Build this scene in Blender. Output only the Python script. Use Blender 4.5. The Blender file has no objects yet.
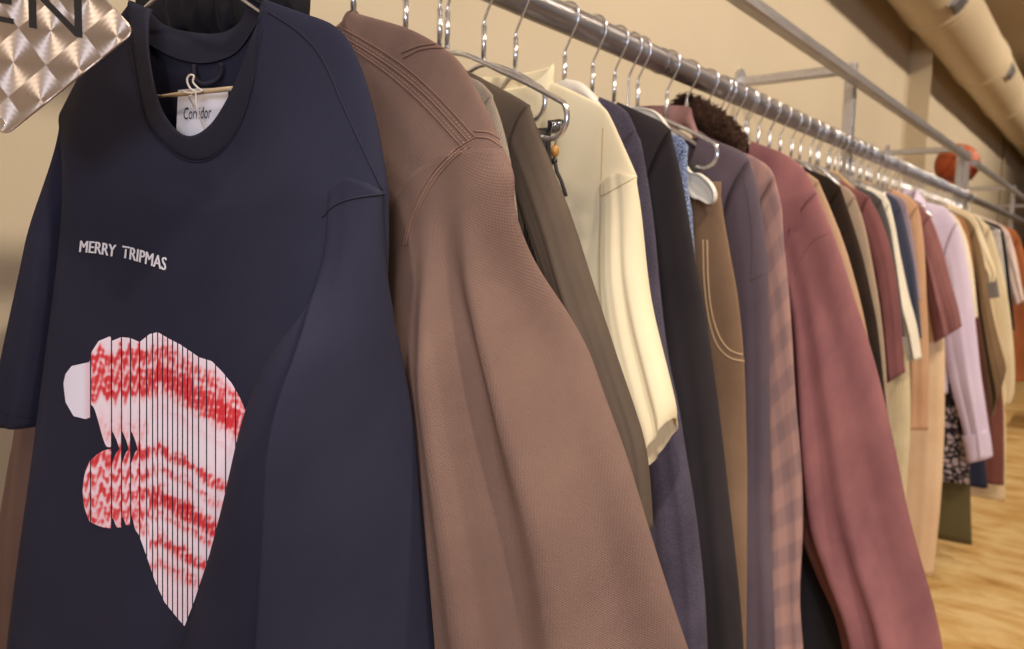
import bpy, bmesh, math, random
from mathutils import Vector, noise
from mathutils.bvhtree import BVHTree
rnd = random.Random(7)
COL = bpy.context.scene.collection
SC = bpy.context.scene
R = math.radians
CZ = 1.30                      # eye height above the floor
# ------------------------------------------------------------------ camera
F = 740.0
AL, PT, RO = R(39), R(-5.6), R(1.0)
FW = Vector((math.cos(AL)*math.cos(PT), math.sin(AL)*math.cos(PT), math.sin(PT)))
R0 = Vector((math.sin(AL), -math.cos(AL), 0)); U0 = R0.cross(FW)
RV = R0*math.cos(RO)+U0*math.sin(RO); UV_ = U0*math.cos(RO)-R0*math.sin(RO)
CAM = Vector((0, -.65, CZ))
def ray(x, y): return (FW*F+RV*(x-512)-UV_*(y-324.5)).normalized()
cam = bpy.data.cameras.new('camera'); co = bpy.data.objects.new('camera', cam); COL.objects.link(co)
cam.sensor_width = 36; cam.lens = F*36/1024; cam.clip_start = .02
from mathutils import Matrix
M = Matrix((RV, UV_, -FW)).transposed().to_4x4(); M.translation = CAM; co.matrix_world = M
cam.dof.use_dof = True; cam.dof.focus_distance = .62; cam.dof.aperture_fstop = 6.8
SC.camera = co
SC.view_settings.view_transform = 'Standard'; SC.view_settings.look = 'None'
SC.view_settings.gamma = 1; SC.view_settings.use_curve_mapping = False; SC.view_settings.exposure = 0.27
SC.cycles.use_denoising = True; SC.cycles.max_bounces = 8

# ------------------------------------------------------------------ small helpers
def lin(c):
    return tuple(((v/255)/12.92 if v/255 <= .04045 else ((v/255+.055)/1.055)**2.4) for v in c)+(1,)
def sm(a, b, x):
    t = max(0, min(1, (x-a)/(b-a))); return t*t*(3-2*t)
class Curve2:
    """smooth curve through points, parameter 0..1 by arc length"""
    def __init__(s, pts, smooth=True):
        pts = [Vector(p) for p in pts]
        if smooth and len(pts) > 2:
            out = []
            q = [pts[0]*2-pts[1]]+pts+[pts[-1]*2-pts[-2]]
            for i in range(1, len(q)-2):
                for k in range(8):
                    t = k/8; a, b, c, d = q[i-1:i+3]
                    out.append(.5*((2*b)+(c-a)*t+(2*a-5*b+4*c-d)*t*t+(3*b-a-3*c+d)*t**3))
            out.append(pts[-1]); pts = out
        s.p = pts; s.l = [0]
        for a, b in zip(pts, pts[1:]): s.l.append(s.l[-1]+(b-a).length)
    def __call__(s, t):
        d = max(0, min(1, t))*s.l[-1]
        for i in range(1, len(s.l)):
            if d <= s.l[i] or i == len(s.l)-1:
                w = s.l[i]-s.l[i-1]
                return s.p[i-1].lerp(s.p[i], (d-s.l[i-1])/w if w else 0)
class Frame:
    """a hanger's own frame: u towards the aisle, n out of the garment's front, z relative to the eye"""
    def __init__(s, X, yaw=0):
        s.X = X; s.y = R(yaw); s.U = Vector((math.sin(s.y), -math.cos(s.y), 0)); s.N = Vector((-math.cos(s.y), -math.sin(s.y), 0))
        s.O = Vector((X, 0, CZ))
    def w(s, u, n, z): return s.O+s.U*u+s.N*n+Vector((0, 0, z))
    def loc(s, x, y, n=0):
        d = ray(x, y); P = s.O+s.N*n; t = ((P-CAM).dot(s.N))/d.dot(s.N); q = CAM+d*t-P
        return Vector((q.dot(s.U), q.z))
    def locs(s, L, n=0): return [s.loc(x, y, n) for x, y in L]

def link(name, me, mat=None, parent=None):
    o = bpy.data.objects.new(name, me); COL.objects.link(o)
    if mat: me.materials.append(mat)
    if parent: o.parent = parent
    return o
def tag(o, label=None, cat=None, group=None, kind=None):
    if label: o['label'] = label
    if cat: o['category'] = cat
    if group: o['group'] = group
    if kind: o['kind'] = kind
    return o
def empty(name, loc, label, cat, group=None):
    o = bpy.data.objects.new(name, None); COL.objects.link(o); o.location = loc; o.empty_display_size = .05
    return tag(o, label, cat, group)
def origin(p): return p.location.copy() if p else Vector((0, 0, 0))
def wloc(p):
    v = Vector((0, 0, 0))
    while p: v += p.location; p = p.parent
    return v

class MB:
    def __init__(s): s.v = []; s.f = []; s.uv = []
    def quadgrid(s, rings, closed=True, cap0=False, cap1=False):
        n = len(rings[0]); b = len(s.v); L = 0
        for i, r in enumerate(rings):
            s.v += [Vector(p) for p in r]
        vs = [0]
        for i in range(1, len(rings)):
            m = sum((Vector(rings[i][j])-Vector(rings[i-1][j])).length for j in range(0, n, max(1, n//8)))/len(range(0, n, max(1, n//8)))
            vs.append(vs[-1]+m)
        us = []
        for r in rings:
            c = [0]
            for j in range(n): c.append(c[-1]+(Vector(r[(j+1) % n])-Vector(r[j])).length)
            us.append(c)
        m = n if closed else n-1
        for i in range(len(rings)-1):
            for j in range(m):
                k = (j+1) % n
                s.f.append((b+i*n+j, b+i*n+k, b+(i+1)*n+k, b+(i+1)*n+j))
                s.uv.append(((us[i][j], -vs[i]), (us[i][j+1], -vs[i]), (us[i+1][j+1], -vs[i+1]), (us[i+1][j], -vs[i+1])))
        if cap0: s.f.append(tuple(b+j for j in range(n))[::-1]); s.uv.append(tuple((0, 0) for _ in range(n)))
        if cap1:
            e = b+(len(rings)-1)*n; s.f.append(tuple(e+j for j in range(n))); s.uv.append(tuple((0, 0) for _ in range(n)))
    def tube(s, pts, rad, seg=8, caps=True, closed=False):
        pts = [Vector(p) for p in pts]; rings = []; N = None
        m = len(pts)
        for i, p in enumerate(pts):
            if closed: t = (pts[(i+1) % m]-pts[i-1]).normalized()
            else: t = (pts[min(i+1, m-1)]-pts[max(i-1, 0)]).normalized()
            if N is None:
                N = t.orthogonal().normalized()
            N = (N-t*N.dot(t)).normalized(); B = t.cross(N)
            r = rad(i/(m-1)) if callable(rad) else rad
            rings.append([p+(N*math.cos(2*math.pi*k/seg)+B*math.sin(2*math.pi*k/seg))*r for k in range(seg)])
        if closed: rings.append(rings[0])
        s.quadgrid(rings, True, caps and not closed, caps and not closed)
    def box(s, lo, hi, fr=None):
        b = len(s.v); x0, y0, z0 = lo; x1, y1, z1 = hi
        c = [(x0, y0, z0), (x1, y0, z0), (x1, y1, z0), (x0, y1, z0), (x0, y0, z1), (x1, y0, z1), (x1, y1, z1), (x0, y1, z1)]
        s.v += [fr(*p) if fr else Vector(p) for p in c]
        for f in ((0, 3, 2, 1), (4, 5, 6, 7), (0, 1, 5, 4), (1, 2, 6, 5), (2, 3, 7, 6), (3, 0, 4, 7)):
            s.f.append(tuple(b+i for i in f)); s.uv.append(((0, 0), (1, 0), (1, 1), (0, 1)))
    def bar(s, a, b, w, h, up=Vector((0, 0, 1)), r=.15):
        """rectangular bar with chamfered corners from a to b"""
        a, b = Vector(a), Vector(b); t = (b-a).normalized(); sd = t.cross(up).normalized(); u = sd.cross(t)
        c = min(w, h)*r
        pr = [(-w/2+c, -h/2), (w/2-c, -h/2), (w/2, -h/2+c), (w/2, h/2-c), (w/2-c, h/2), (-w/2+c, h/2), (-w/2, h/2-c), (-w/2, -h/2+c)]
        s.quadgrid([[p+sd*x+u*y for x, y in pr] for p in (a, b)], True, True, True)
    def build(s, name, mat, parent=None, smooth=True, auto=None):
        me = bpy.data.meshes.new(name); o = wloc(parent)
        me.from_pydata([v-o for v in s.v], [], s.f)
        ul = me.uv_layers.new(name='UVMap')
        flat = [c for f in s.uv for q in f for c in q]
        ul.data.foreach_set('uv', flat)
        me.polygons.foreach_set('use_smooth', [smooth]*len(me.polygons))
        if auto:
            me.set_sharp_from_angle(angle=R(auto))
        me.validate(); me.update()
        return link(name, me, mat, parent)
def bvh_of(mbs):
    v = []; f = []
    for m in mbs:
        b = len(v); v += m.v; f += [tuple(i+b for i in q) for q in m.f]
    return BVHTree.FromPolygons(v, f)
def hit(bv, x, y):
    h = bv.ray_cast(CAM, ray(x, y))
    return (h[0], h[1] if h[1].dot(ray(x, y)) < 0 else -h[1]) if h[0] else (None, None)
def drape(bv, L, n=60, off=0):
    """points lying on a garment along a line seen from the eye"""
    c = Curve2(L); out = []
    for i in range(n):
        p = c(i/(n-1)); q, nn = hit(bv, p.x, p.y)
        if q: out.append(q+nn*off)
    for _ in range(2):
        out = [out[0]]+[(out[i-1]+out[i]*2+out[i+1])/4 for i in range(1, len(out)-1)]+[out[-1]] if len(out) > 2 else out
    return out

# ------------------------------------------------------------------ materials
def newmat(name):
    m = bpy.data.materials.new(name); m.use_nodes = True; nt = m.node_tree
    return m, nt, nt.nodes['Principled BSDF']
def N(nt, t, **k):
    n = nt.nodes.new(t)
    for a, b in k.items():
        if a in n.inputs: n.inputs[a].default_value = b
        else: setattr(n, a, b)
    return n
def ramp(nt, fac, stops):
    n = nt.nodes.new('ShaderNodeValToRGB'); e = n.color_ramp.elements
    while len(e) < len(stops): e.new(.5)
    for q, (p, c) in zip(e, stops): q.position = p; q.color = c
    nt.links.new(fac, n.inputs['Fac']); return n.outputs['Color']
_mc = {}
def cloth(name, c, c2=None, weave=.0016, wb=.25, nz=6, nb=.15, rough=.9, sheen=.06, kind='plain', fuzz=0):
    """woven or knitted cloth; weave is the thread pitch in metres on the cloth's own UVs"""
    if name in _mc: return _mc[name]
    m, nt, b = newmat(name); L = nt.links.new
    tc = N(nt, 'ShaderNodeTexCoord'); c = lin(c); c2 = lin(c2) if c2 else tuple(v*.8 for v in c[:3])+(1,)
    n1 = N(nt, 'ShaderNodeTexNoise', Scale=nz, Detail=6.0, Roughness=.6); L(tc.outputs['UV'], n1.inputs['Vector'])
    col = ramp(nt, n1.outputs['Fac'], [(.3, c2), (.65, c)])
    sep = N(nt, 'ShaderNodeSeparateXYZ'); L(tc.outputs['UV'], sep.inputs[0])
    def mth(op, a, bb=None):
        q = N(nt, 'ShaderNodeMath', operation=op)
        for i, v in enumerate((a, bb)):
            if v is None: continue
            if isinstance(v, (int, float)): q.inputs[i].default_value = v
            else: L(v, q.inputs[i])
        return q.outputs[0]
    k = 2*math.pi/weave
    if kind == 'rib':
        h = mth('SINE', mth('MULTIPLY', sep.outputs['X'], k))
    elif kind == 'twill':
        h = mth('MULTIPLY', mth('SINE', mth('MULTIPLY', mth('ADD', sep.outputs['X'], sep.outputs['Y']), k)),
                mth('SINE', mth('MULTIPLY', mth('SUBTRACT', sep.outputs['Y'], sep.outputs['X']), k)))
    else:
        h = mth('MULTIPLY', mth('SINE', mth('MULTIPLY', sep.outputs['X'], k)), mth('SINE', mth('MULTIPLY', sep.outputs['Y'], k)))
    fn = N(nt, 'ShaderNodeTexNoise', Scale=900.0 if not fuzz else fuzz, Detail=3.0); L(tc.outputs['UV'], fn.inputs['Vector'])
    hh = mth('ADD', mth('MULTIPLY', h, wb), mth('MULTIPLY', fn.outputs['Fac'], nb*2))
    if kind == 'twill':
        mx = N(nt, 'ShaderNodeMix', data_type='RGBA', blend_type='MULTIPLY'); mx.inputs[0].default_value = .32
        L(col, mx.inputs[6]); L(ramp(nt, h, [(0, (.45, .45, .5, 1)), (.5, (1, 1, 1, 1))]), mx.inputs[7]); col = mx.outputs[2]
    if kind == 'heather' or fuzz:
        mx = N(nt, 'ShaderNodeMix', data_type='RGBA', blend_type='MULTIPLY'); mx.inputs[0].default_value = .6
        L(col, mx.inputs[6]); L(ramp(nt, fn.outputs['Fac'], [(.35, (.35, .35, .38, 1)), (.6, (1, 1, 1, 1))]), mx.inputs[7]); col = mx.outputs[2]
    if kind == 'speckle':
        sp_ = N(nt, 'ShaderNodeTexNoise', Scale=420.0, Detail=2.0); L(tc.outputs['UV'], sp_.inputs['Vector'])
        col = ramp(nt, sp_.outputs['Fac'], [(.36, c2), (.5, c), (.64, lin((196, 204, 222)))])
    if kind == 'plaid':
        wx = N(nt, 'ShaderNodeTexWave', Scale=4.5, Distortion=.3); wx.bands_direction = 'Y'; L(tc.outputs['UV'], wx.inputs['Vector'])
        wy = N(nt, 'ShaderNodeTexWave', Scale=9.0, Distortion=.3); wy.bands_direction = 'X'; L(tc.outputs['UV'], wy.inputs['Vector'])
        mx = N(nt, 'ShaderNodeMix', data_type='RGBA'); L(ramp(nt, wx.outputs['Fac'], [(.35, c), (.7, lin((132, 108, 106)))]), mx.inputs[6])
        L(ramp(nt, wy.outputs['Fac'], [(.4, lin((184, 140, 130))), (.7, lin((150, 116, 114)))]), mx.inputs[7]); mx.inputs[0].default_value = .35; col = mx.outputs[2]
    if kind == 'leopard':
        vo = N(nt, 'ShaderNodeTexVoronoi', Scale=42.0); vo.feature = 'DISTANCE_TO_EDGE'
        wn = N(nt, 'ShaderNodeTexNoise', Scale=24.0, Detail=3.0); L(tc.outputs['UV'], wn.inputs['Vector'])
        va = N(nt, 'ShaderNodeVectorMath', operation='MULTIPLY_ADD'); L(wn.outputs['Color'], va.inputs[0]); va.inputs[1].default_value = (.03, .03, 0); L(tc.outputs['UV'], va.inputs[2])
        L(va.outputs[0], vo.inputs['Vector'])
        col = ramp(nt, vo.outputs['Distance'], [(.0, c), (.1, c), (.16, c2), (.28, c2)]); 
    bm = N(nt, 'ShaderNodeBump', Strength=.6, Distance=weave*.5 if not fuzz else .003); L(hh, bm.inputs['Height']); L(bm.outputs[0], b.inputs['Normal'])
    L(col, b.inputs['Base Color']); b.inputs['Roughness'].default_value = rough
    b.inputs['Specular IOR Level'].default_value = .25
    b.inputs['Sheen Weight'].default_value = sheen; b.inputs['Sheen Roughness'].default_value = .4
    b.inputs['Sheen Tint'].default_value = tuple(min(1, v*1.5+.1) for v in c[:3])+(1,)
    _mc[name] = m; return m
def metal(name, c, rough=.25, mt=1):
    m, nt, b = newmat(name); b.inputs['Metallic'].default_value = mt; b.inputs['Roughness'].default_value = rough
    tc = N(nt, 'ShaderNodeTexCoord'); n = N(nt, 'ShaderNodeTexNoise', Scale=60.0, Detail=4.0)
    mp = N(nt, 'ShaderNodeMapping'); mp.inputs['Scale'].default_value = (.15, 2, 2); nt.links.new(tc.outputs['Object'], mp.inputs[0]); nt.links.new(mp.outputs[0], n.inputs['Vector'])
    nt.links.new(ramp(nt, n.outputs['Fac'], [(.3, tuple(v*.8 for v in lin(c)[:3])+(1,)), (.7, lin(c))]), b.inputs['Base Color'])
    r = N(nt, 'ShaderNodeMapRange'); r.inputs['To Min'].default_value = rough*.8; r.inputs['To Max'].default_value = rough*1.4
    nt.links.new(n.outputs['Fac'], r.inputs[0]); nt.links.new(r.outputs[0], b.inputs['Roughness'])
    return m
def plain(name, c, rough=.6, var=.9, scale=5, bump=0, bs=60):
    m, nt, b = newmat(name); b.inputs['Roughness'].default_value = rough
    tc = N(nt, 'ShaderNodeTexCoord'); n = N(nt, 'ShaderNodeTexNoise', Scale=float(scale), Detail=5.0); nt.links.new(tc.outputs['Object'], n.inputs['Vector'])
    nt.links.new(ramp(nt, n.outputs['Fac'], [(.3, tuple(v*var for v in lin(c)[:3])+(1,)), (.7, lin(c))]), b.inputs['Base Color'])
    if bump:
        n2 = N(nt, 'ShaderNodeTexNoise', Scale=float(bs), Detail=4.0); nt.links.new(tc.outputs['Object'], n2.inputs['Vector'])
        bm = N(nt, 'ShaderNodeBump', Strength=bump, Distance=.002); nt.links.new(n2.outputs['Fac'], bm.inputs['Height']); nt.links.new(bm.outputs[0], b.inputs['Normal'])
    return m
CHROME = metal('chrome', (232, 231, 232), .16, .85)
STEEL = metal('brushed_steel', (205, 202, 204), .30, .75)
DARKSTEEL = metal('dark_steel', (120, 116, 114), .4)
WHITEPL = plain('white_plastic', (225, 218, 205), .35)
WOODH = plain('hanger_wood', (205, 165, 115), .45, .8, 30)
INK = plain('black_ink', (22, 20, 22), .5)

# ------------------------------------------------------------------ the setting
WY = .40; CEIL = CZ+2.0; FX = 15.0
def slab(name, lo, hi, mat):
    b = MB(); b.box(lo, hi); return tag(b.build(name, mat, None, False), kind='structure')
WALLM = plain('wall_paint', (190, 174, 148), .85, .95, 2.5, .12, 120)
slab('wall_left', (-4, WY, 0), (FX, WY+.15, CEIL), WALLM)
slab('wall_far', (FX, -8, 0), (FX+.15, WY+.15, CEIL), WALLM)
slab('ceiling', (-4, -8, CEIL), (FX+.15, WY+.15, CEIL+.1), plain('ceiling_paint', (196, 174, 144), .9, .96, 2))
# floor: honey boards with dark knots
m, nt, b = newmat('floor_boards'); L = nt.links.new
tc = N(nt, 'ShaderNodeTexCoord')
br = N(nt, 'ShaderNodeTexBrick', Scale=1.0); br.inputs['Brick Width'].default_value = 1.6; br.inputs['Row Height'].default_value = .16
br.inputs['Mortar Size'].default_value = .0012; br.inputs['Color1'].default_value = lin((228, 198, 140)); br.inputs['Color2'].default_value = lin((220, 186, 124)); br.inputs['Mortar'].default_value = lin((196, 152, 92))
rm = N(nt, 'ShaderNodeMapping'); rm.inputs['Rotation'].default_value = (0, 0, R(90)); L(tc.outputs['Object'], rm.inputs[0]); L(rm.outputs[0], br.inputs['Vector'])
mp = N(nt, 'ShaderNodeMapping'); mp.inputs['Scale'].default_value = (2.6, 1.2, 1); L(tc.outputs['Object'], mp.inputs[0])
g = N(nt, 'ShaderNodeTexNoise', Scale=3.4, Detail=7.0, Roughness=.62, Distortion=.35); L(mp.outputs[0], g.inputs['Vector'])
mx = N(nt, 'ShaderNodeMix', data_type='RGBA', blend_type='MULTIPLY'); mx.inputs[0].default_value = .8; L(br.outputs['Color'], mx.inputs[6])
L(ramp(nt, g.outputs['Fac'], [(.3, lin((150, 108, 64))), (.40, lin((220, 190, 146))), (.6, (1, 1, 1, 1)), (.75, lin((238, 214, 170)))]), mx.inputs[7])
L(mx.outputs[2], b.inputs['Base Color']); b.inputs['Roughness'].default_value = .38
slab('floor', (-4, -8, -.1), (FX+.15, WY+.15, 0), m)
slab('baseboard_left', (-4, WY-.015, 0), (FX, WY, .12), plain('baseboard_paint', (196, 172, 140), .6))
# pilaster on the wall
d = Frame(0)
def onY(x, y, Y):
    q = ray(x, y); return CAM+q*((Y-CAM.y)/q.y)
pil = onY(906, 120, WY); pil2 = onY(928, 120, WY-.12)
b = MB(); b.box((pil.x, WY-.12, 0), (pil2.x, WY, CEIL)); tag(b.build('trim_1', plain('pilaster_paint', (200, 182, 150), .8), None, False), kind='structure')

# ------------------------------------------------------------------ duct
DY, DZ, DR = .18, CZ+1.366, .171
DUCTM = plain('duct_paint', (200, 180, 148), .5, .94, 3)
duct = empty('air_duct', (4, DY, DZ), 'beige painted round air duct running along the wall under the ceiling', 'duct')
def circ(x, r, n=48): return [Vector((x, DY+r*math.cos(2*math.pi*k/n), DZ+r*math.sin(2*math.pi*k/n))) for k in range(n)]
b = MB(); xs = [-2+.25*i for i in range(69)]
b.quadgrid([circ(x, DR) for x in xs], True, True, True); b.build('pipe', DUCTM, duct, True, 50)
for x in (1.1, 2.75, 4.5, 6.1, 7.6, 9.2, 10.8):
    b = MB(); prof = [(-.07, 0), (-.068, .006), (-.05, .009), (-.03, .004), (0, .004), (.03, .004), (.05, .009), (.068, .006), (.07, 0)]
    b.quadgrid([circ(x+a, DR+c) for a, c in prof]); b.build('joint_band', DUCTM, duct)
def duct_hit(x, y):
    o = CAM-Vector((0, DY, DZ)); q = ray(x, y); A = q.y**2+q.z**2; B = o.y*q.y+o.z*q.z; C_ = o.y**2+o.z**2-DR**2
    return CAM+q*((-B-math.sqrt(B*B-A*C_))/A)
for (x0, y0), (x1, y1) in (((958, 2), (966, 18)), ((1010, 72), (1006, 90))):
    p = duct_hit(x0, y0); a = math.atan2(p.z-DZ, p.y-DY)
    b = MB()
    def fr(x, y, z, p=p, a=a):
        r = DR+z; t = a+y/DR; return Vector((p.x+x, DY+r*math.cos(t), DZ+r*math.sin(t)))
    b.box((-.09, -.045, -.004), (.09, .045, .012), fr); b.box((-.075, -.03, .012), (.075, .03, .018), fr)
    for i in range(5): b.box((-.07, -.025+i*.011, .018), (.07, -.019+i*.011, .022), fr)
    b.build('register_vent', STEEL, duct, False)

# ------------------------------------------------------------------ the rack
RZ = CZ+.34; RR = .0205; TZ = CZ+.538
post1 = onY(862, 100, 0).x; post2 = onY(967, 170, 0).x; post3 = post2+.22
RAILM = metal('rail_steel', (172, 166, 168), .3, .8)
def rack(x0, x1, posts, label, arms, tube_x):
    r = empty('clothes_rack', (posts[0], 0, 0), label, 'clothes rack')
    b = MB(); b.tube([(x0+(x1-x0)*i/30, 0, RZ) for i in range(31)], RR, 20); b.build('hanging_rail', RAILM, r, True, 50)
    b = MB(); b.bar((tube_x[0], 0, TZ), (tube_x[1], 0, TZ), .032, .032); b.build('top_tube', STEEL, r, False)
    for px in posts:
        b = MB(); b.bar((px, .036, 0), (px, .036, TZ+.066), .032, .032, Vector((1, 0, 0))); b.build('post', STEEL, r, False)
        b = MB(); b.tube([(px, .05, RZ), (px, -.002, RZ)], .014, 12); b.build('rail_bracket', STEEL, r, True, 50)
    for px in arms:
        b = MB(); b.bar((px, .052, TZ+.05), (px, WY-.006, TZ+.055), .03, .03); b.build('wall_arm', STEEL, r, False)
        b = MB(); b.tube([(px, WY-.010, TZ+.055), (px, WY, TZ+.055)], .045, 20); b.build('wall_flange', STEEL, r, True, 50)
    for px in [x0+.04+i*1.22 for i in range(int((x1-x0)/1.22)+1)]:
        b = MB(); b.tube([(px, 0, RZ), (px+.012, 0, RZ)], RR+.0016, 20); b.build('rail_collar', RAILM, r, True, 50)
    return r
rack(-.06, post2+.06, [0.0, post1, post2], 'long steel wall-mounted clothes rail with square posts, holding the nearest garments', [post1, post2], (-.03, post2))
rack(post3-.05, 11.5, [post3, post3+2.44, post3+4.88], 'far steel clothes rail beginning past the basketball', [post3+2.44, post3+4.88], (post3+.0, 11.0))

# ------------------------------------------------------------------ hangers
def hook_pts(f, drop=.095, tilt=0, side=1):
    """question-mark hook over the rail down to the neck of the hanger"""
    z0 = .34; r = RR+.0026; P = []
    for i in range(19):
        a = R(205-i*(205+35)/18); P.append((side*-math.cos(a)*-1*r, z0+math.sin(a)*r+.001))
    P += [(side*.012, z0-.024), (side*.004, z0-.038), (0, z0-.047), (0, z0-.056), (0, z0-drop)]
    c = Curve2(P)
    return [f.w(c(i/44).x, 0, c(i/44).y) for i in range(45)]
def hanger(X, yaw=0, what='', kind='arms', mat=None, group=None, label=None, half=.19, wr=.0019, slope=.085, name='clothes_hanger', drop=.095, line=None):
    f = Frame(X, yaw); lab = label or ('chrome hanger hooked on the rail holding '+what)
    r = empty(name, f.w(0, 0, .34-drop), lab, 'hanger', group)
    b = MB(); b.tube(hook_pts(f, drop), wr, 8)
    b.tube([f.w(0, 0, .34-.052), f.w(0, 0, .34-drop)], wr*1.8, 10)
    b.build('hook', CHROME, r)
    z = .34-drop
    if kind == 'arms':
        b = MB()
        rp = line or [(.02, z-.004), (half*.55, z-slope*.45), (half, z-slope)]
        c = Curve2([(-p[0], p[1]) for p in rp[::-1]]+list(rp))
        b.tube([f.w(c(i/40).x, 0, c(i/40).y-.004) for i in range(41)], .004, 10)
        b.build('shoulder_bar', mat or CHROME, r)
    if kind == 'wide':        # moulded plastic shoulders
        b = MB(); rings = []; lc_ = Curve2(line) if line else None; LC = lambda q: lc_(q).y
        if line: half = line[-1][0]
        for i in range(41):
            t = -1+i/20; u = t*half; zz = z+.004-slope*(abs(t)**1.6) if not line else LC(abs(t)); h = .012+.02*(1-abs(t)); w = .006+.008*abs(t)
            rings.append([f.w(u, w*math.cos(k*math.pi/6), zz-h/2+h/2*math.sin(k*math.pi/6)) for k in range(12)])
        b.quadgrid(rings, True, True, True); b.build('shoulder_bar', mat or WHITEPL, r)
    if kind == 'slack':       # open-ended bar that loops round at both ends
        b = MB()
        for s in (1,):
            c = Curve2([(-half, z-.012), (-half-.012, z-.03), (-half+.004, z-.05), (-half+.03, z-.052)]);
            e = z-half*.46; Q = [(half*.5, (z-.006+e)/2+.004), (half-.012, e+.003), (half-.002, e-.006), (half, e-.02), (half-.006, e-.032), (half-.02, e-.038), (half-.04, e-.034)]
            P = [(-p[0], p[1]) for p in Q[::-1]]+[(0, z-.006)]+Q
            c = Curve2(P); b.tube([f.w(c(i/90).x, 0, c(i/90).y) for i in range(91)], .0032, 8)
        b.build('bar', CHROME, r)
        for u in (-half+.045, half-.045):
            zz = z-half*.46-.034; b = MB(); b.box((u-.012, -.007, zz-.022), (u+.012, .007, zz+.006), f.w); b.box((u-.004, -.012, zz-.016), (u+.004, .012, zz-.002), f.w)
            b.build('clip', DARKSTEEL, r, False)
    return r

# ------------------------------------------------------------------ garments
def ringrow(f, A, B, d, n, fold=None, pw=2.6, noff=0, t=0, bow=0.0):
    """closed flat ring between edge points A (wall side) and B (aisle side), half depth d"""
    A = Vector(A); B = Vector(B); out = []; h = n//2; T = B-A; P = Vector((-T.y, T.x)).normalized() if T.length else Vector((0, 1))
    for sgn in (1, -1):
        for k in range(h):
            ph = math.pi*(k/h); s = -math.cos(ph)*sgn
            p = A.lerp(B, (s+1)/2)+P*bow*(1-s*s)
            e = max(0, 1-abs(s)**pw)**.5
            nn = sgn*d*e+noff
            if fold: nn += fold(s, t, p.x, p.y)
            out.append(f.w(p.x, nn, p.y))
    return out
def folds(seed, amp, freqs=(3, 5, 9), lean=.6, top=.15):
    r = random.Random(seed); C = [(k*(.85+.3*r.random()), r.random()*6.3, (r.random()-.5)*2*lean, .6+.6*r.random()) for k in freqs]
    nz = r.random()*50
    def fn(s, t, u, z):
        a = amp*(top+(1-top)*min(1, t*1.4))*(1-abs(s)**4)
        v = sum(q*math.sin(k*s*2.2+p+l*t*4)/(i+1) for i, (k, p, l, q) in enumerate(C))
        return a*v*.6+amp*.35*noise.noise(Vector((u*14+nz, z*5, nz)))
    amp *= 1.3
    return fn
def end_return(f, rings, depth=.025, sh=.94):
    """turn the open end in on itself like a hem"""
    last = rings[-1]; c = sum((Vector(p) for p in last), Vector((0, 0, 0)))/len(last)
    prev = rings[-2]; c2 = sum((Vector(p) for p in prev), Vector((0, 0, 0)))/len(prev); dr = (c2-c).normalized()
    rings.append([Vector(p)+(c-Vector(p))*(1-sh)*.5 for p in last])
    rings.append([Vector(p)+(c-Vector(p))*(1-sh)+dr*depth for p in last])
def sleeve_mb(f, O, I, d, rows=50, n=64, fold=None, noff=lambda t, s: 0, bow=.0, hem=True):
    Oc, Ic = Curve2(O), Curve2(I); rings = []
    for i in range(rows+1):
        t = i/rows
        o, q = Oc(t), Ic(t)
        dd = d(t) if callable(d) else d
        fo = (lambda s, t_, u, z: (fold(s, t_, u, z) if fold else 0)+noff(t_, s))
        rings.append(ringrow(f, q, o, dd, n, fo, 2.4, 0, t, bow*(1-t)**3))
    if hem: end_return(f, rings)
    b = MB(); b.quadgrid(rings, True, True, True); return b
def body_mb(f, neck_f, neck_b, shL, shR, sdL, sdR, d, rows=60, n=96, fold=None, noff=0):
    """loops run from the neck opening over the shoulders down to the hem"""
    nf, nb = Curve2(neck_f), Curve2(neck_b); sl, sr, dl, dr = Curve2(shL), Curve2(shR), Curve2(sdL), Curve2(sdR)
    h = n//2; rings = []; r1 = int(rows*.3)
    TL, TR, HL, HR = Vector(shL[-1]), Vector(shR[-1]), Vector(sdL[-1]), Vector(sdR[-1])
    zc = min(nf(.5).y-.03, min(TL.y, TR.y)-.02)
    def mid(s, dip):
        w = (s+1)/2; p = TL.lerp(TR, w); return Vector((p.x, p.y+(zc-dip-p.y)*(1-abs(s)**3)))
    for i in range(rows+1):
        ring = []
        for sg in (1, -1):
            for k in range(h):
                s = -math.cos(math.pi*k/h)*sg; w = (s+1)/2
                Nn = (nf if sg > 0 else nb)(w); Mm = mid(s, 0 if sg > 0 else -.02)
                if i <= r1:
                    q = i/r1; p = Nn.lerp(Mm, q); e = abs(s)**6
                    c = (sr if s > 0 else sl); p = p+(c(q)-Vector(c.p[0]).lerp(c.p[-1], q))*e
                else:
                    q = (i-r1)/(rows-r1); H = HL.lerp(HR, w); p = Mm.lerp(H, q); e = abs(s)**3
                    c = (dr if s > 0 else dl); p = p+(c(q)-Vector(c.p[0]).lerp(c.p[-1], q))*e
                t = i/rows; dd = d(t)
                ed = max(0, 1-abs(s)**2.6)**.5
                nn = sg*dd*ed
                if fold: nn += fold(s, t, p.x, p.y)
                ring.append(f.w(p.x, nn+noff, p.y))
        rings.append(ring)
    end_return(f, rings, .02)
    b = MB(); b.quadgrid(rings, True, False, True); return b
def mirror(L): return [(-p[0], p[1]) for p in L]

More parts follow.
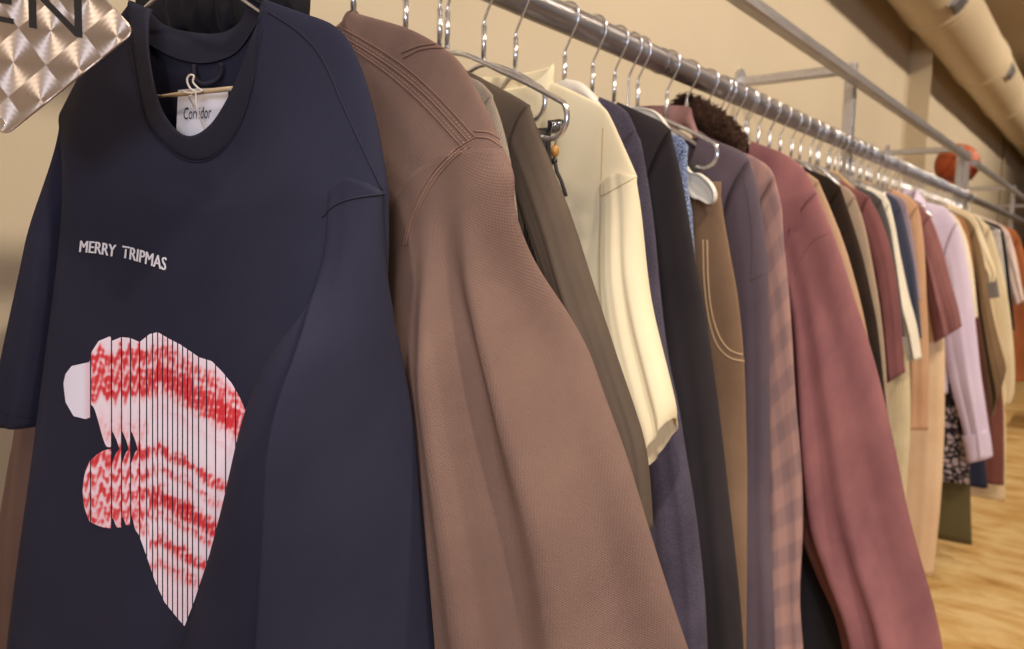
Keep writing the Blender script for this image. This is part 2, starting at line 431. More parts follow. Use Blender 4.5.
def collar_mb(f, un, z0, h=.045, flare=.02, dn=.03, drop=.07, open_=.35, roll=True):
    """turned-down shirt collar: stand behind the neck, points falling at the front"""
    b = MB(); n = 40; rows = []
    for j, (hh, out) in enumerate([(0, 0), (h*.6, .002), (h, .004), (h*1.04, .010), (h*.7, .016), (h*.15, .016+flare), (-.004, .018+flare)]):
        ring = []
        for i in range(n+1):
            a = -math.pi*.5-(1-open_*.25)*math.pi+2*(1-open_*.25)*math.pi*i/n     # centred on the back of the neck
            cx, cy = math.cos(a), math.sin(a)
            fr_ = sm(-.2, 1, cy); dz = -drop*fr_
            ring.append(f.w((un+out)*cx, (dn+out)*cy+.004, z0+hh+dz-(.03*fr_ if j > 4 else 0)))
        rows.append(ring)
    rows2 = rows+[[Vector(p) for p in rows[-1]]]
    b.quadgrid(rows, False); return b

def finish(b, name, mat, root): return b.build(name, mat, root)
def top(name, label, cat, X, mat, shoulder, outer, yaw=0, un=.075, zn=None, zf=None, hem=-.62, bw=None, cuff=.11, arm=.2, d=(.012, .026, .03),
        sd=(.018, .026, .024), inner=None, collar=None, collar_mat=None, amp=.008, seed=1, hang=True, bow=.02, n=72, rows=48, short=False, fwd=.0, hk='arms', hmat=None,
        group=None, what=None, sleeve_mat=None, local=False, pan=None, far_sleeve=True, nofn=None, hline=None):
    f = Frame(X, yaw)
    S = [Vector(p) for p in shoulder] if local else f.locs(shoulder)
    O = [Vector(p) for p in outer] if local else [f.loc(x, y, nofn(i/(len(outer)-1), 1) if nofn else 0) for i, (x, y) in enumerate(outer)]
    zn = zn if zn is not None else S[0].y+max(0, S[0].x-un)*.45
    if S[0].x > un+.01: S = [Vector((un, zn))]+S
    else: un = S[0].x
    tip = S[-1]; zf = zf if zf is not None else zn-.08
    bw = bw or tip.x+.02
    root = empty(name, f.w(0, 0, zn), label, cat, group)
    D = lambda t: d[0]+(d[1]-d[0])*sm(0, .3, t)+(d[2]-d[1])*t
    k = 13; nf = [(un*math.sin((-1+2*i/(k-1))*math.pi/2), zf+(zn-zf)*abs(-1+2*i/(k-1))**2.2) for i in range(k)]
    nb = [(p[0], zn-.012+(.012)*abs(-1+2*i/(k-1))**2) for i, p in enumerate(nf)]
    nf[0] = nb[0] = (-S[0].x, S[0].y); nf[-1] = nb[-1] = (S[0].x, S[0].y)
    side = [tip, (tip.x-.005, tip.y-arm), (bw, hem)]
    b = body_mb(f, nf, nb, mirror(S), S, mirror([tuple(p) for p in side]), side, D, rows, n, folds(seed, amp))
    b.build('body', mat, root); mbs = [b]
    if len(O) > 1:
        if inner: I = [Vector(p) for p in inner] if local else f.locs(inner)
        else:
            e = O[-1]; t = (O[-1]-O[-2]).normalized(); p = Vector((t.y, -t.x)); p = p if p.x < 0 else -p
            I = [Vector((tip.x-.03, tip.y-arm))]+[Vector((tip.x-.03, tip.y-arm)).lerp(e+p*cuff*2, q) for q in (.5, 1)]
        Ds = lambda t: sd[0]+(sd[1]-sd[0])*sm(0, .4, t)+(sd[2]-sd[1])*t
        sm_ = sleeve_mat or mat
        b = sleeve_mb(f, O, I, Ds, rows, max(40, n*2//3), folds(seed+50, amp*1.1, (2, 4, 7)), nofn or (lambda t, s: .003+fwd*t), bow); b.build('sleeve', sm_, root); mbs.append(b)
        if far_sleeve:
            cl_ = lambda L: [(max(-.365, -p[0]), p[1]) for p in L]
            b = sleeve_mb(f, cl_(I), cl_(O), Ds, rows//2, 40, folds(seed+90, amp, (2, 4, 7)), lambda t, s: .003, bow); b.build('sleeve', sm_, root)
    if collar == 'shirt': collar_mb(f, un+.004, zn-.012).build('collar', collar_mat or mat, root)
    if collar == 'crew':
        P = Curve2(nf); b = MB(); pts = [f.w(P(i/30).x, D(0)*max(0, 1-abs(2*i/30-1)**2.6)**.5+.001, P(i/30).y) for i in range(31)]
        Pb = Curve2(nb); pts += [f.w(Pb(1-i/20).x, -D(0)*max(0, 1-abs(2*i/20-1)**2.6)**.5, Pb(1-i/20).y) for i in range(1, 20)]
        b.tube(pts, .007, 8, closed=True); b.build('collar', collar_mat or mat, root)
    if hang:
        sc = Curve2(S); hl = [(.012, min(.24, zn+.012)), (un*.8, zn-.014)]+[(sc(q).x, sc(q).y-.021) for q in (.3, .55, .8)]
        if hline: hl = [tuple(p) for p in f.locs(hline)]; hl[0] = (.0, hl[0][1])
        hb = {'hanger_wood': 'wooden-armed hanger on the rail holding ', 'white_plastic': 'white plastic hanger on the rail holding '}.get(hmat.name if hmat else '', None)
        hanger(X, yaw, what or label, hk, hmat, line=hl, label=hb+(what or label) if hb else None)
    return f, root, mbs
# ------------------------------------------------------------------ navy printed t-shirt
NAVY = cloth('navy_jersey', (39, 39, 57), (32, 32, 49), .0011, .12, 5, .12, sheen=.0)
NAVYRIB = cloth('navy_rib', (41, 40, 55), (35, 34, 48), .0017, .35, 5, .1, kind='rib')
tf = Frame(.347, 22)
tee = empty('printed_tshirt', tf.w(.008, 0, .2), 'navy t-shirt with a sliced red and white print and white chest text', 't-shirt')
OUTF = [(131, 4), (131, 44), (146, 115), (169.5, 146), (193, 159), (217, 152.5), (237, 125), (251, 78), (266, 2)]
INF = [(139, 4), (142, 27), (149, 68), (163, 112), (186, 135.6), (210, 125), (230.5, 91.5), (242, 57.6), (257, 2)]
OUTB = [(131, 4), (146, 36), (169, 54), (196, 62.7), (220, 61), (245, 48), (266, 2)]
INB = [(139, 4), (149, 9), (165, 25), (190, 32), (220, 33), (243, 23), (257, 2)]
def lc(L, n): return tf.locs(L, n)
nf, nb = lc(OUTF, .016), lc(OUTB, -.016)
eL, eR = lc([(131, 2)], 0)[0], lc([(266, 0)], 0)[0]
nf[0] = nb[0] = eL; nf[-1] = nb[-1] = eR
shL = [eL]+lc([(100, 45), (77, 85), (62, 112)], 0)
shR = [eR]+lc([(300, 12), (330, 23), (347, 38), (362, 69), (377, 122), (388, 190)], 0)
sdL = [shL[-1]]+lc([(68, 160), (66, 229), (41, 423), (12, 649), (2, 730)], 0)
sdR = [shR[-1]]+lc([(385, 300), (360, 500), (340, 730)], 0)
Dt = lambda t: .014+.016*sm(0, .3, t)+.01*t
ff = folds(11, .005, (2, 4, 6), .5, .25)
tbody = body_mb(tf, nf, nb, shL, shR, sdL, sdR, Dt, 110, 200, lambda s, t, u, z: ff(s, t, u, z)+.004*math.exp(-((u+.115+.2*(.1-z))/.018)**2)*sm(0, .3, t))
tbody.build('body', NAVY, tee)
I_ = lc([(322, 216), (310, 299), (266, 360), (247, 411), (222, 512), (193, 613), (179, 649), (160, 720)], .03)
O_ = lc([(388, 193)], 0)+lc([(398, 290)], -.012)+lc([(413, 430), (434, 649), (441, 730)], -.019)
def tno(t, s):
    sc = -1+.02+1.08*sm(.0, .30, t)
    k = sm(.08, .45, t); q = max(0, (s-sc)/(1-sc)); v = math.exp(-((s-sc+.13)/.10)**2); return .012*(1-k)+k*(.026-.016*v+(.050-.095*q)*sm(sc-.06, sc+.03, s))
sf = folds(5, .003, (2, 3, 5), .4, .2)
tsl = sleeve_mb(tf, O_, I_, lambda t: .016+.02*sm(0, .35, t), 120, 240, sf, tno, .022); tsl.build('sleeve', NAVY, tee)
tsf = sleeve_mb(tf, lc([(76, 150), (70, 229), (55, 350), (42, 426)], 0), lc([(61, 110), (40, 215), (12, 340), (-6, 422)], 0), lambda t: .014+.02*sm(0, .4, t), 50, 80, folds(8, .004, (2, 4), .4), lambda t, s: -.012, -.01)
tsf.build('sleeve', NAVY, tee)
# ribbed neckband: from the seam to the inner edge, front and back
ring0 = tbody.v[:200]; h = 100; rings = []
cf, cb = Curve2(lc(INF, .018)), Curve2(lc(INB, -.018))
oF, oB = Curve2(nf), Curve2(nb)
inner = []
for sg in (1, -1):
    for k in range(h):
        s = -math.cos(math.pi*k/h)*sg; w = (s+1)/2
        p = (cf if sg > 0 else cb)(w); e = max(0, 1-abs(s)**2.6)**.5
        inner.append(tf.w(p.x, sg*(.018)*e, p.y))
def off(P, d, sgs): return [Vector(p)+tf.N*(d*(1 if i < h else -1)) for i, p in enumerate(P)]
outr = [Vector(p).lerp(q, -.03) for p, q in zip(ring0, inner)]
prof = [(-.02, -.0015), (0, .0012), (.05, .0018), (.2, .0018), (.5, .0018), (.8, .0018), (.97, .0016), (1, .0004), (.97, -.0012), (.5, -.0014), (0, -.0016)]
for t, dz in prof: rings.append(off([a.lerp(q, t) for a, q in zip(outr, inner)], dz, 1))
tcol = MB(); tcol.quadgrid(rings); tcol.build('neckband', NAVYRIB, tee)
bv = bvh_of([tbody, tsl, tcol, tsf])
# seams
SEAMN = cloth('navy_seam', (38, 37, 52), (32, 32, 46), .0012, .2)
def seam(root, bvv, lines, mat, rad=.0007, off=.0001, name='seam'):
    for L in lines:
        p = drape(bvv, L, 70, off); b = MB()
        if len(p) > 3: b.tube(p, rad, 6); b.build(name, mat, root)
seam(tee, bv, [[(268, 12), (300, 33), (323, 60), (345, 110), (368, 160), (382, 190)], [(322, 217), (335, 205), (355, 198), (384, 194)], [(130, 46), (145, 117), (169, 149), (193, 162), (218, 155), (239, 127), (253, 79), (262, 30)]], SEAMN, .0009)
seam(tee, bv, [[(0, 411), (20, 416), (41, 419)]], SEAMN, .0006)
# white chest lettering
def text_pts(body, size=1.0, shear=0):
    c = bpy.data.curves.new('t', 'FONT'); c.body = body; c.size = size; c.shear = shear; c.resolution_u = 3; c.fill_mode = 'FRONT'; c.offset = .0
    o = bpy.data.objects.new('t', c); COL.objects.link(o); bpy.context.view_layer.update()
    me = o.to_mesh(); v = [Vector(q.co) for q in me.vertices]; fa = [tuple(p.vertices) for p in me.polygons]
    o.to_mesh_clear(); bpy.data.objects.remove(o); bpy.data.curves.remove(c); return v, fa
def refine(v, fa, mx):
    bm = bmesh.new(); vs = [bm.verts.new(q) for q in v]
    for q in fa:
        try: bm.faces.new([vs[i] for i in q])
        except ValueError: pass
    bmesh.ops.triangulate(bm, faces=bm.faces)
    for _ in range(3):
        e = [k for k in bm.edges if k.calc_length() > mx]
        if not e: break
        bmesh.ops.subdivide_edges(bm, edges=e, cuts=1)
        bmesh.ops.triangulate(bm, faces=[f for f in bm.faces if len(f.verts) > 3])
    bm.verts.index_update()
    r = [q.co.copy() for q in bm.verts], [tuple(q.index for q in f.verts) for f in bm.faces]; bm.free(); return r
def stamp(bvv, v, fa, fn, mat, name, root, off=.0006):
    b = MB(); ok = {}
    for i, q in enumerate(v):
        x, y = fn(q); p, n = hit(bvv, x, y)
        if p: ok[i] = len(b.v); b.v.append(p+n*off)
    for f in fa:
        if all(i in ok for i in f): b.f.append(tuple(ok[i] for i in f)); b.uv.append(tuple((0, 0) for _ in f))
    return b.build(name, mat, root)
WHITEINK = plain('white_screen_ink', (226, 224, 232), .7, .92, 80)
v, fa = refine(*text_pts('MERRY  TRIPMAS'), .25)
x1 = max(q.x for q in v); x0 = min(q.x for q in v); ym = max(q.y for q in v)
base = Curve2([(80, 252), (97, 253.5), (113, 256.5), (127, 258.5), (148, 264.5), (166, 270.5)])
hgt = lambda w: 11.5-0*w
def mt(q):
    w = (q.x-x0)/(x1-x0); p = base(w); return p.x+q.y/ym*1.2, p.y-q.y/ym*(11.5+1.2*w)
ct_ = MB()
for dx, dz in ((-.45, .0006), (.45, .0007), (0, .0008)):
    ok = {}
    for i, q in enumerate(v):
        x, y = mt(q); p, n = hit(bv, x+dx, y)
        if p: ok[i] = len(ct_.v); ct_.v.append(p+n*dz)
    for f in fa:
        if all(i in ok for i in f): ct_.f.append(tuple(ok[i] for i in f)); ct_.uv.append(tuple((0, 0) for _ in f))
ct_.build('chest_lettering', WHITEINK, tee)
# the sliced print: vertical strips, each its own piece of a marbled red and white picture
topc = [(64, 383), (66, 374), (72, 366), (90, 362), (92, 352), (99, 341), (111, 336), (112, 341), (122, 337), (131, 338), (140, 342), (150, 334), (158, 332), (170, 339), (180, 344), (192, 352), (199, 357), (212, 361), (222, 371), (232, 383), (240, 397), (246, 411)]
botc = [(64, 384), (66, 402), (74, 416), (86, 419), (93, 417)]
strips = [63.5, 91, 112, 122, 131, 140, 147, 153, 158, 163, 168, 173, 178, 183, 188, 193, 199, 207, 216, 226, 236, 246.5]
right_e = Curve2([(246, 411), (238, 458), (225, 505), (208, 560), (195, 600), (185, 626)], False)
def ytop(x):
    for (a, b_), (c, d_) in zip(topc, topc[1:]):
        if a <= x <= c: return b_+(d_-b_)*(x-a)/(c-a)
    return topc[-1][1]
bots = [(91, 523), (97, 527), (112, 528), (122, 527), (131, 524), (139, 534), (147, 556), (155, 580), (165, 602), (178, 618), (185, 626)]
def ybot(x):
    if x < 91: 
        L = botc+[(91, 417)]
        L = [(64, 384), (66, 402), (74, 416), (86, 419), (91.2, 417)]
    elif x <= 185: L = bots
    else:
        L = [(185, 626), (195, 600), (208, 560), (225, 505), (238, 458), (246.6, 412)]
    for (a, b_), (c, d_) in zip(L, L[1:]):
        if a <= x <= c: return b_+(d_-b_)*(x-a)/(c-a)
    return L[-1][1]
def pcol(x, y, xs):
    """white flesh with red marbled bands that rise to a ridge and sweep down to the right"""
    if x < 91 and y < 440: 
        c = Vector((.88, .86, .93)); return c.lerp(Vector((.85, .45, .5)), .35*sm(82, 91, x))
    n = noise.noise(Vector((x*.05, y*.09, 1))); n2 = noise.noise(Vector((x*.16, y*.22, 5)))
    q = x-158; ridge = (q*.62 if q > 0 else -q*.10+6*math.sin((x-xs)*.45))
    v = y-ridge+5*n+2*n2
    bands = [(350, 15, .62), (372, 20, .95), (405, 9, .25), (446, 9, .72), (466, 8, .5), (494, 13, .95), (511, 7, .55), (538, 9, .72), (560, 12, .5), (590, 14, .18)]
    if x < 150: bands = [(352, 11, .9), (372, 13, .85), (386, 8, .95), (425, 16, .38), (450, 10, .85), (470, 9, .75), (489, 9, .8), (507, 9, .75), (523, 9, .6)]
    a = max(k*math.exp(-((v-c)/w)**2*1.2) for c, w, k in bands)
    a *= .75+.5*n2+.15*math.sin(x*1.3+y*.3); a = max(0, min(1, a*1.15-.02)); a = .35*a+.65*sm(.16, .78, a)
    c = Vector((.93, .86, .92)).lerp(Vector((.92, .50, .52)), min(1, a*1.7)).lerp(Vector((.80, .16, .19)), max(0, min(1, a*1.8-.75)))
    return c
bvb = bvh_of([tbody]); pm, nt, b_ = newmat('screen_print'); at = N(nt, 'ShaderNodeVertexColor'); at.layer_name = 'ink'; nt.links.new(at.outputs[0], b_.inputs['Base Color']); b_.inputs['Roughness'].default_value = .75
b = MB(); colr = []
notch = lambda x: 110 < x < 142
for si, (xa, xb) in enumerate(list(zip(strips, strips[1:]))+[(82.5, 91)]):
    g = .6; n = max(4, int((xb-xa)/1.0)); m = 190
    segs = [(0, 1)]
    rows = []
    for part in ((0, 1) if 91 <= xa < 139 else (1,) if xa == 82.5 else (2,)):
        rows = []
        for j in range(m+1):
            row = []
            for i in range(n+1):
                x = xa+g+(xb-xa-2*g)*i/n; fx = i/n
                y0, y1 = ytop(x), ybot(x)
                if part == 0:      # scalloped upper piece, ends in a lobe
                    y1 = 447+ (1-fx)*-16+ (8*fx**3)
                    if xa < 92: y1 = 405+42*sm(0, .85, fx)-(0)
                if part == 1:
                    y0 = 449+(1-fx)**2*14
                    if xa < 92: y0 = 456+14*(1-fx); 
                    y1 = y1-10*(1-sm(0, .6, fx)) 
                    if xa == 91: y0 = 449+11*(1-fx)**2; y1 = 528-6*(1-fx)**2
                    if xa < 91: y0 = 490-30*fx**.5; y1 = 492+30*fx**.5
                y = y0+(y1-y0)*j/m
                q, nn = hit(bvb, x-.028*(y-340)*(x < 150)*.0, y)
                row.append((q+nn*.0005 if q else None, pcol(x, y, xa)))
            rows.append(row)
        base_i = {}
        for j, row in enumerate(rows):
            for i, (q, c) in enumerate(row):
                if q is not None: base_i[(j, i)] = len(b.v); b.v.append(q); colr.append(c)
        for j in range(m):
            for i in range(n):
                k = [(j, i), (j, i+1), (j+1, i+1), (j+1, i)]
                if all(q in base_i for q in k):
                    pts = [b.v[base_i[q]] for q in k]
                    if max((pts[0]-pts[2]).length, (pts[1]-pts[3]).length) < .012:
                        b.f.append(tuple(base_i[q] for q in k)); b.uv.append(((0, 0),)*4)
po = b.build('print', pm, tee)
ca = po.data.color_attributes.new('ink', 'FLOAT_COLOR', 'POINT')
ca.data.foreach_set('color', [c for q in colr for c in (q.x**2.0, q.y**2.0, q.z**2.0, 1)])
# white brand label inside the neck, with its writing
LABELM = plain('label_cotton', (222, 218, 226), .8, .93, 60)
lb = [tf.loc(x, y, -.010) for x, y in ((178, 90), (227, 87), (226, 142), (177, 142))]
b = MB(); rows = []
for j in range(9):
    t = j/8; rows.append([tf.w((lb[0].lerp(lb[3], t)).lerp(lb[1].lerp(lb[2], t), i/10).x, -.010+.0015*math.sin(i/10*5+t), (lb[0].lerp(lb[3], t)).lerp(lb[1].lerp(lb[2], t), i/10).y) for i in range(11)])
rows2 = [[p-tf.N*.0006 for p in r] for r in rows]
b.quadgrid(rows, False); b.quadgrid(rows2, False); lab = b.build('neck_label', LABELM, tee)
lbv = bvh_of([b])
v, fa = refine(*text_pts('Corridor', 1, .15), .4); x0 = min(q.x for q in v); x1 = max(q.x for q in v); ym = max(q.y for q in v)
stamp(lbv, v, fa, lambda q: (184+(q.x-x0)/(x1-x0)*27.5, 119.5-(q.x-x0)/(x1-x0)*1.5-q.y/ym*12), INK, 'label_lettering', lab, .0004)
v, fa = refine(*text_pts('NYC', 1, 0), .4); x0 = min(q.x for q in v); x1 = max(q.x for q in v)
# hanger of the t-shirt: wire triangle with a card tube along the bottom
hr = empty('clothes_hanger', tf.w(.01, 0, .25), 'wire hanger with a tan bar inside the neck of the navy printed t-shirt', 'hanger')
ap = tf.loc(198, -32); b = MB(); b.tube([tf.w(p[0], 0, p[1]) for p in [(q.dot(tf.U)*1.0, 0) for q in []]] or [p+tf.U*ap.x for p in hook_pts(tf, .34-ap.y)], .0016, 8); b.build('hook', CHROME, hr)
wl = lc([(198, -32), (150, 3), (112, 45), (84, 92), (88, 103), (160, 96)], 0); wr_ = lc([(198, -32), (246, 2), (300, 40), (336, 70), (334, 79), (232, 89.5)], 0)
b = MB()
for L in (wl, wr_): c = Curve2(L); b.tube([tf.w(c(i/50).x, 0, c(i/50).y) for i in range(51)], .0015, 8)
b.build('wire_arm', CHROME, hr)
bl, brr = tf.loc(158, 96.5, .004), tf.loc(233, 88.5, .004)
b = MB(); b.tube([tf.w(bl.x+(brr.x-bl.x)*i/12, .004, bl.y+(brr.y-bl.y)*i/12) for i in range(13)], lambda t: .0012+.0010*sm(0, .35, t), 10); b.build('card_tube', plain('card_tube', (196, 172, 138), .6, .85, 90), hr)
# string loop and hang cord round the bar
st = empty('tag_string', tf.w(*[tf.loc(194, 88, .008).x, .008, tf.loc(194, 88, .008).y]), 'white cotton string knotted round the tan bar in the t-shirt neck', 'string')
CORD = plain('cotton_string', (224, 214, 205), .9, .85, 300)
for nm, L, r in (('loop', [(196, 92), (190, 88), (187, 80), (190, 75), (194, 76), (193, 82), (198, 88), (202, 91), (190, 93), (183, 92)], .0009), ('cord', [(196, 93), (196, 110), (196, 138)], .0008), ('cord', [(192, 95), (186, 98), (182, 104)], .0006)):
    c = Curve2([tf.loc(x, y, .009) for x, y in L]); b = MB(); b.tube([tf.w(c(i/40).x, .009-(.014*sm(.2, 1, i/40) if nm == 'cord' else 0), c(i/40).y) for i in range(41)], r, 8); b.build(nm, CORD, st)
lo = MB(); c = Curve2([tf.loc(x, y, -.006) for x, y in ((192, 64), (196, 80), (204, 84), (215, 76), (219, 62))]); rows = []
for i in range(21):
    p = c(i/20); q = c(min(1, i/20+.02))-c(max(0, i/20-.02)); nrm = Vector((-q.y, q.x)).normalized()*.0026
    rows.append([tf.w(p.x+nrm.x*k, -.008+.003*math.sin(i*.3)+dn, p.y+nrm.y*k) for k, dn in ((-1, 0), (0, .0012), (1, 0), (0, -.0012))])
lo.quadgrid(rows, True, True, True); lo.build('hanging_loop', NAVYRIB, tee)

# ------------------------------------------------------------------ crinkled black top just behind it
BLACKC = cloth('black_crinkle', (30, 28, 34), (22, 20, 26), .0015, .2, 30, .3)
kf = Frame(.415, 8)
_, kroot, _m = top('crinkled_top', 'crinkled black top showing through the neck of the navy t-shirt', 'top', .415, BLACKC, [(.05, .215), (.07, .19), (.085, .15)], [(.085, .15), (.10, .05), (.11, -.1)],
    yaw=8, local=True, zf=.17, hem=-.35, bw=.15, d=(.012, .018, .018), sd=(.012, .014, .014), amp=.004, what='the crinkled black top', cuff=.05, arm=.12)
b = MB(); rings = []
kc = Curve2([kf.loc(x, y) for x, y in ((150, 12), (180, 14), (220, 14), (262, 8), (300, -4))])
for i in range(61):
    t = i/60; p = kc(t); rings.append([])
    for k in range(28):
        a = 2*math.pi*k/28; wv = .024+.005*math.sin(t*38+math.sin(a*2)*1.2)+.004*noise.noise(Vector((t*22, a, 3)))+.003*math.sin(t*71+a*3)
        rings[-1].append(kf.w(p.x, math.cos(a)*.016+.003*math.sin(t*55+a), p.y+math.sin(a)*wv))
b.quadgrid(rings, True, True, True); b.build('ruffled_collar', BLACKC, kroot)

# ------------------------------------------------------------------ brown canvas work jacket
DUCK = cloth('brown_duck_canvas', (142, 113, 100), (118, 92, 83), .0027, .8, 4, .22, kind='twill', sheen=.1)
SEAMB = cloth('brown_seam', (136, 103, 88), (110, 82, 70), .002, .4)
bf = Frame(.525, 0)
def jno(t, s):
    k = sm(.06, .4, t); a = sm(.12, .28, s); c = sm(.5, .85, s)
    return .008*(1-k)+.004+k*(.030+.012*math.exp(-((s-.06)/.12)**2)-.04*a+.024*math.exp(-((s-.58+.1*t)/.16)**2)-.040*c+.006*math.exp(-((s-.8)/.12)**2))
f, jroot, jm = top('work_jacket', 'brown canvas work jacket with triple stitched seams behind the navy t-shirt', 'jacket', .525, DUCK,
    [(352, 11), (363, 15), (407, 28), (440, 46), (460, 63), (475, 88), (490, 115), (503, 149)],
    [(503, 149), (515, 177), (527, 211), (550, 264), (574, 314), (590, 358), (606, 405), (630, 470), (655, 550), (687, 649), (705, 700)],
    un=.03, zn=.242, zf=.222, hem=-.5, bw=.22, d=(.014, .024, .03), sd=(.02, .03, .032), inner=[(398, 255), (404, 330), (410, 450), (408, 560), (405, 720)], far_sleeve=False, nofn=jno,
    amp=.010, seed=21, bow=.035, n=140, rows=110, what='the brown canvas work jacket')
jf2 = Frame(.50, 33)
sleeve_mb(jf2, [(-.16, .09)]+jf2.locs([(64, 200), (58, 300), (52, 430), (46, 649), (44, 730)]), [(-.22, .12)]+[(max(-.42, q.x), q.y) for q in jf2.locs([(30, 250), (18, 360), (13, 428), (4, 480), (-6, 560), (-12, 730)])], lambda t: .016+.008*t, 50, 60, folds(77, .006, (2, 4)), lambda t, s: -.01, 0).build('sleeve', DUCK, jroot)
jb = bvh_of(jm)
seam(jroot, jb, [[(316, 16), (351, 33), (396.6, 61), (432, 91), (475, 137)], [(322, 24), (349, 40), (392, 68), (428, 98), (469, 142)], [(330, 34), (347, 45), (388, 74), (423, 105), (462, 147)],
     [(476, 137), (452, 152), (430, 176), (412, 210), (402, 246)], [(470, 146), (452, 160), (434, 182), (417, 214), (408, 244)],
     [(476, 137), (490, 139), (504, 149)], [(474, 131), (490, 133), (502, 141)]], SEAMB, .0009, .0001)
seam(jroot, jb, [[(404, 58), (420, 50), (440, 48), (455, 54), (468, 70)], [(402, 53), (420, 46), (440, 44), (452, 48)]], SEAMB, .0011, .0002)
THREAD = plain('brown_thread', (166, 132, 112), .8)
b = MB()
for L in ([(319, 20), (350, 36.5), (394, 64.5), (430, 94.5), (472, 139.5)], [(326, 29), (348, 42.5), (390, 71), (425.5, 101.5), (465.5, 144.5)], [(473, 141), (452, 156), (432, 179), (414.5, 212), (405, 245)]):
    p = drape(jb, L, 150, .0004)
    for i in range(0, len(p)-2, 3): b.tube([p[i], p[i+1]+Vector((0, 0, 0)), p[i+2].lerp(p[i+1], .6)], .0005, 5)
b.build('stitching', THREAD, jroot)
# ------------------------------------------------------------------ middle of the rail
GREYK = cloth('grey_knit', (166, 150, 132), (138, 124, 110), .0022, .3, 10, .4, kind='heather')
top('knit_cardigan', 'heathered grey-beige knit cardigan squeezed behind the brown canvas jacket', 'cardigan', .60, GREYK, [(450, 62), (465, 74), (482, 83), (493, 95)], [(493, 95), (503, 124), (512, 165), (520, 240), (525, 340)],
    hem=-.45, d=(.01, .014, .016), sd=(.012, .016, .016), amp=.003, seed=3, cuff=.05, what='the grey-beige knit cardigan')
OLIVE = cloth('olive_twill', (92, 78, 66), (78, 66, 56), .0012, .2, 6, .12, sheen=.08)
f, oroot, om = top('overshirt', 'dark olive-brown overshirt with long wrinkled sleeve in front of the cream sweatshirt', 'overshirt', .655, OLIVE, [(462, 68), (482, 78), (515, 96), (530, 105)], [(530, 105), (537, 125), (555, 171), (571, 214), (587, 270), (611, 349), (631, 405), (642, 440), (647, 475), (650, 529)],
    hem=-.48, d=(.012, .018, .02), sd=(.014, .024, .02), amp=.009, seed=9, cuff=.052, inner=[(525, 205), (545, 270), (572, 360), (600, 440), (618, 545)], what='the dark olive-brown overshirt', bow=.015, rows=70)
DARKTR = cloth('dark_pinstripe', (60, 54, 52), (48, 43, 42), .004, .5, 10, .2, kind='rib')
def trousers(name, label, X, mat, waist, outer, yaw=0, zt=None, inner_gap=.012, rise=.27, d=(.012, .024, .03), amp=.006, seed=1, group=None, hk='slack', what=None, cat='trousers', n=56, rows=60, pocket=None, band=None, kind2=None, hang=True):
    f = Frame(X, yaw); O = f.locs(outer); w = f.loc(*waist); root = empty(name, f.w(0, 0, w.y), label, cat, group)
    O = [w]+O; hemz = O[-1].y
    I = [Vector((.001, w.y)), Vector((.002, w.y-rise)), Vector((max(.012, O[-1].x-.20), hemz))]
    Dd = lambda t: d[0]+(d[1]-d[0])*sm(0, .2, t)+(d[2]-d[1])*t
    mbs = []
    for sd_ in (1, -1):
        A, B = (O, I) if sd_ > 0 else (mirror(I), mirror(O))
        b = sleeve_mb(f, A, B, Dd, rows, n, folds(seed+sd_, amp, (2, 4, 7), .3), lambda t, s: 0); b.build('leg', mat, root); mbs.append(b)
    b = MB(); rr = [ringrow(f, (-w.x-.004, w.y+a), (w.x+.004, w.y+a), d[0]+e, n) for a, e in ((-.042, .002), (-.04, .005), (-.002, .005), (0, .002), (-.01, -.004))]
    b.quadgrid(rr); b.build('waistband', band or mat, root); mbs.append(b)
    for u in (.35, .75):
        for s in (-1, 1):
            b = MB(); e = (1-u**2.4)**.5*(d[0]+.005); b.box((s*u*w.x-.005, e-.001, w.y-.045), (s*u*w.x+.005, e+.004, w.y+.002), f.w); b.build('belt_loop', band or mat, root, False)
    if hang: hanger(X, yaw, what or label, hk, half=w.x-.005, drop=.34-w.y-.05 if hk != 'slack' else .095)
    return f, root, mbs
f, lroot, lm = trousers('pinstripe_trousers', 'dark ribbed trousers clipped behind the olive-brown overshirt, mostly hidden', .712, DARKTR, (548, 128), [(551, 160), (556, 230), (566, 330), (575, 560)], seed=4, rise=.25, hk=None, hang=False)
hanger(.735, 0, 'the dark ribbed trousers behind the overshirt', 'slack', half=.10)
# the open chrome hanger with a swivel clip and amber charm that shows against the cream sweatshirt
hs = hanger(.668, 0, '', 'slack', label='chrome open-ended hanger looping round beside the cream sweatshirt', half=.180)
cf_ = Frame(.69, 0)
ch = empty('charm_clip', cf_.w(cf_.loc(556, 125).x, 0, cf_.loc(556, 125).y), 'dark metal clip with an amber bead dangling inside the chrome hanger loop', 'clip')
AMB = plain('amber', (196, 140, 66), .25, .7, 60)
def pxs(fr, L, n=0): return [fr.w(*(lambda q: (q.x, n, q.y))(fr.loc(x, y, n))) for x, y in L]
b = MB(); q0, q1 = cf_.loc(549.5, 133), cf_.loc(562, 119.5); b.box((q0.x, -.004, q0.y), (q1.x, .004, q1.y), cf_.w); b.build('clip_plate', DARKSTEEL, ch, False)
for k in range(5):
    b = MB(); b.tube(pxs(cf_, [(551+k*2.3, 132-k*.5), (553+k*2, 124), (551.5+k*2.4, 121)], .0045), .0007, 6); b.build('tooth', CHROME, ch)
b = MB(); b.tube(pxs(cf_, [(555, 133), (556.5, 140), (555, 145)], .002), .0009, 8); b.build('ring', CHROME, ch)
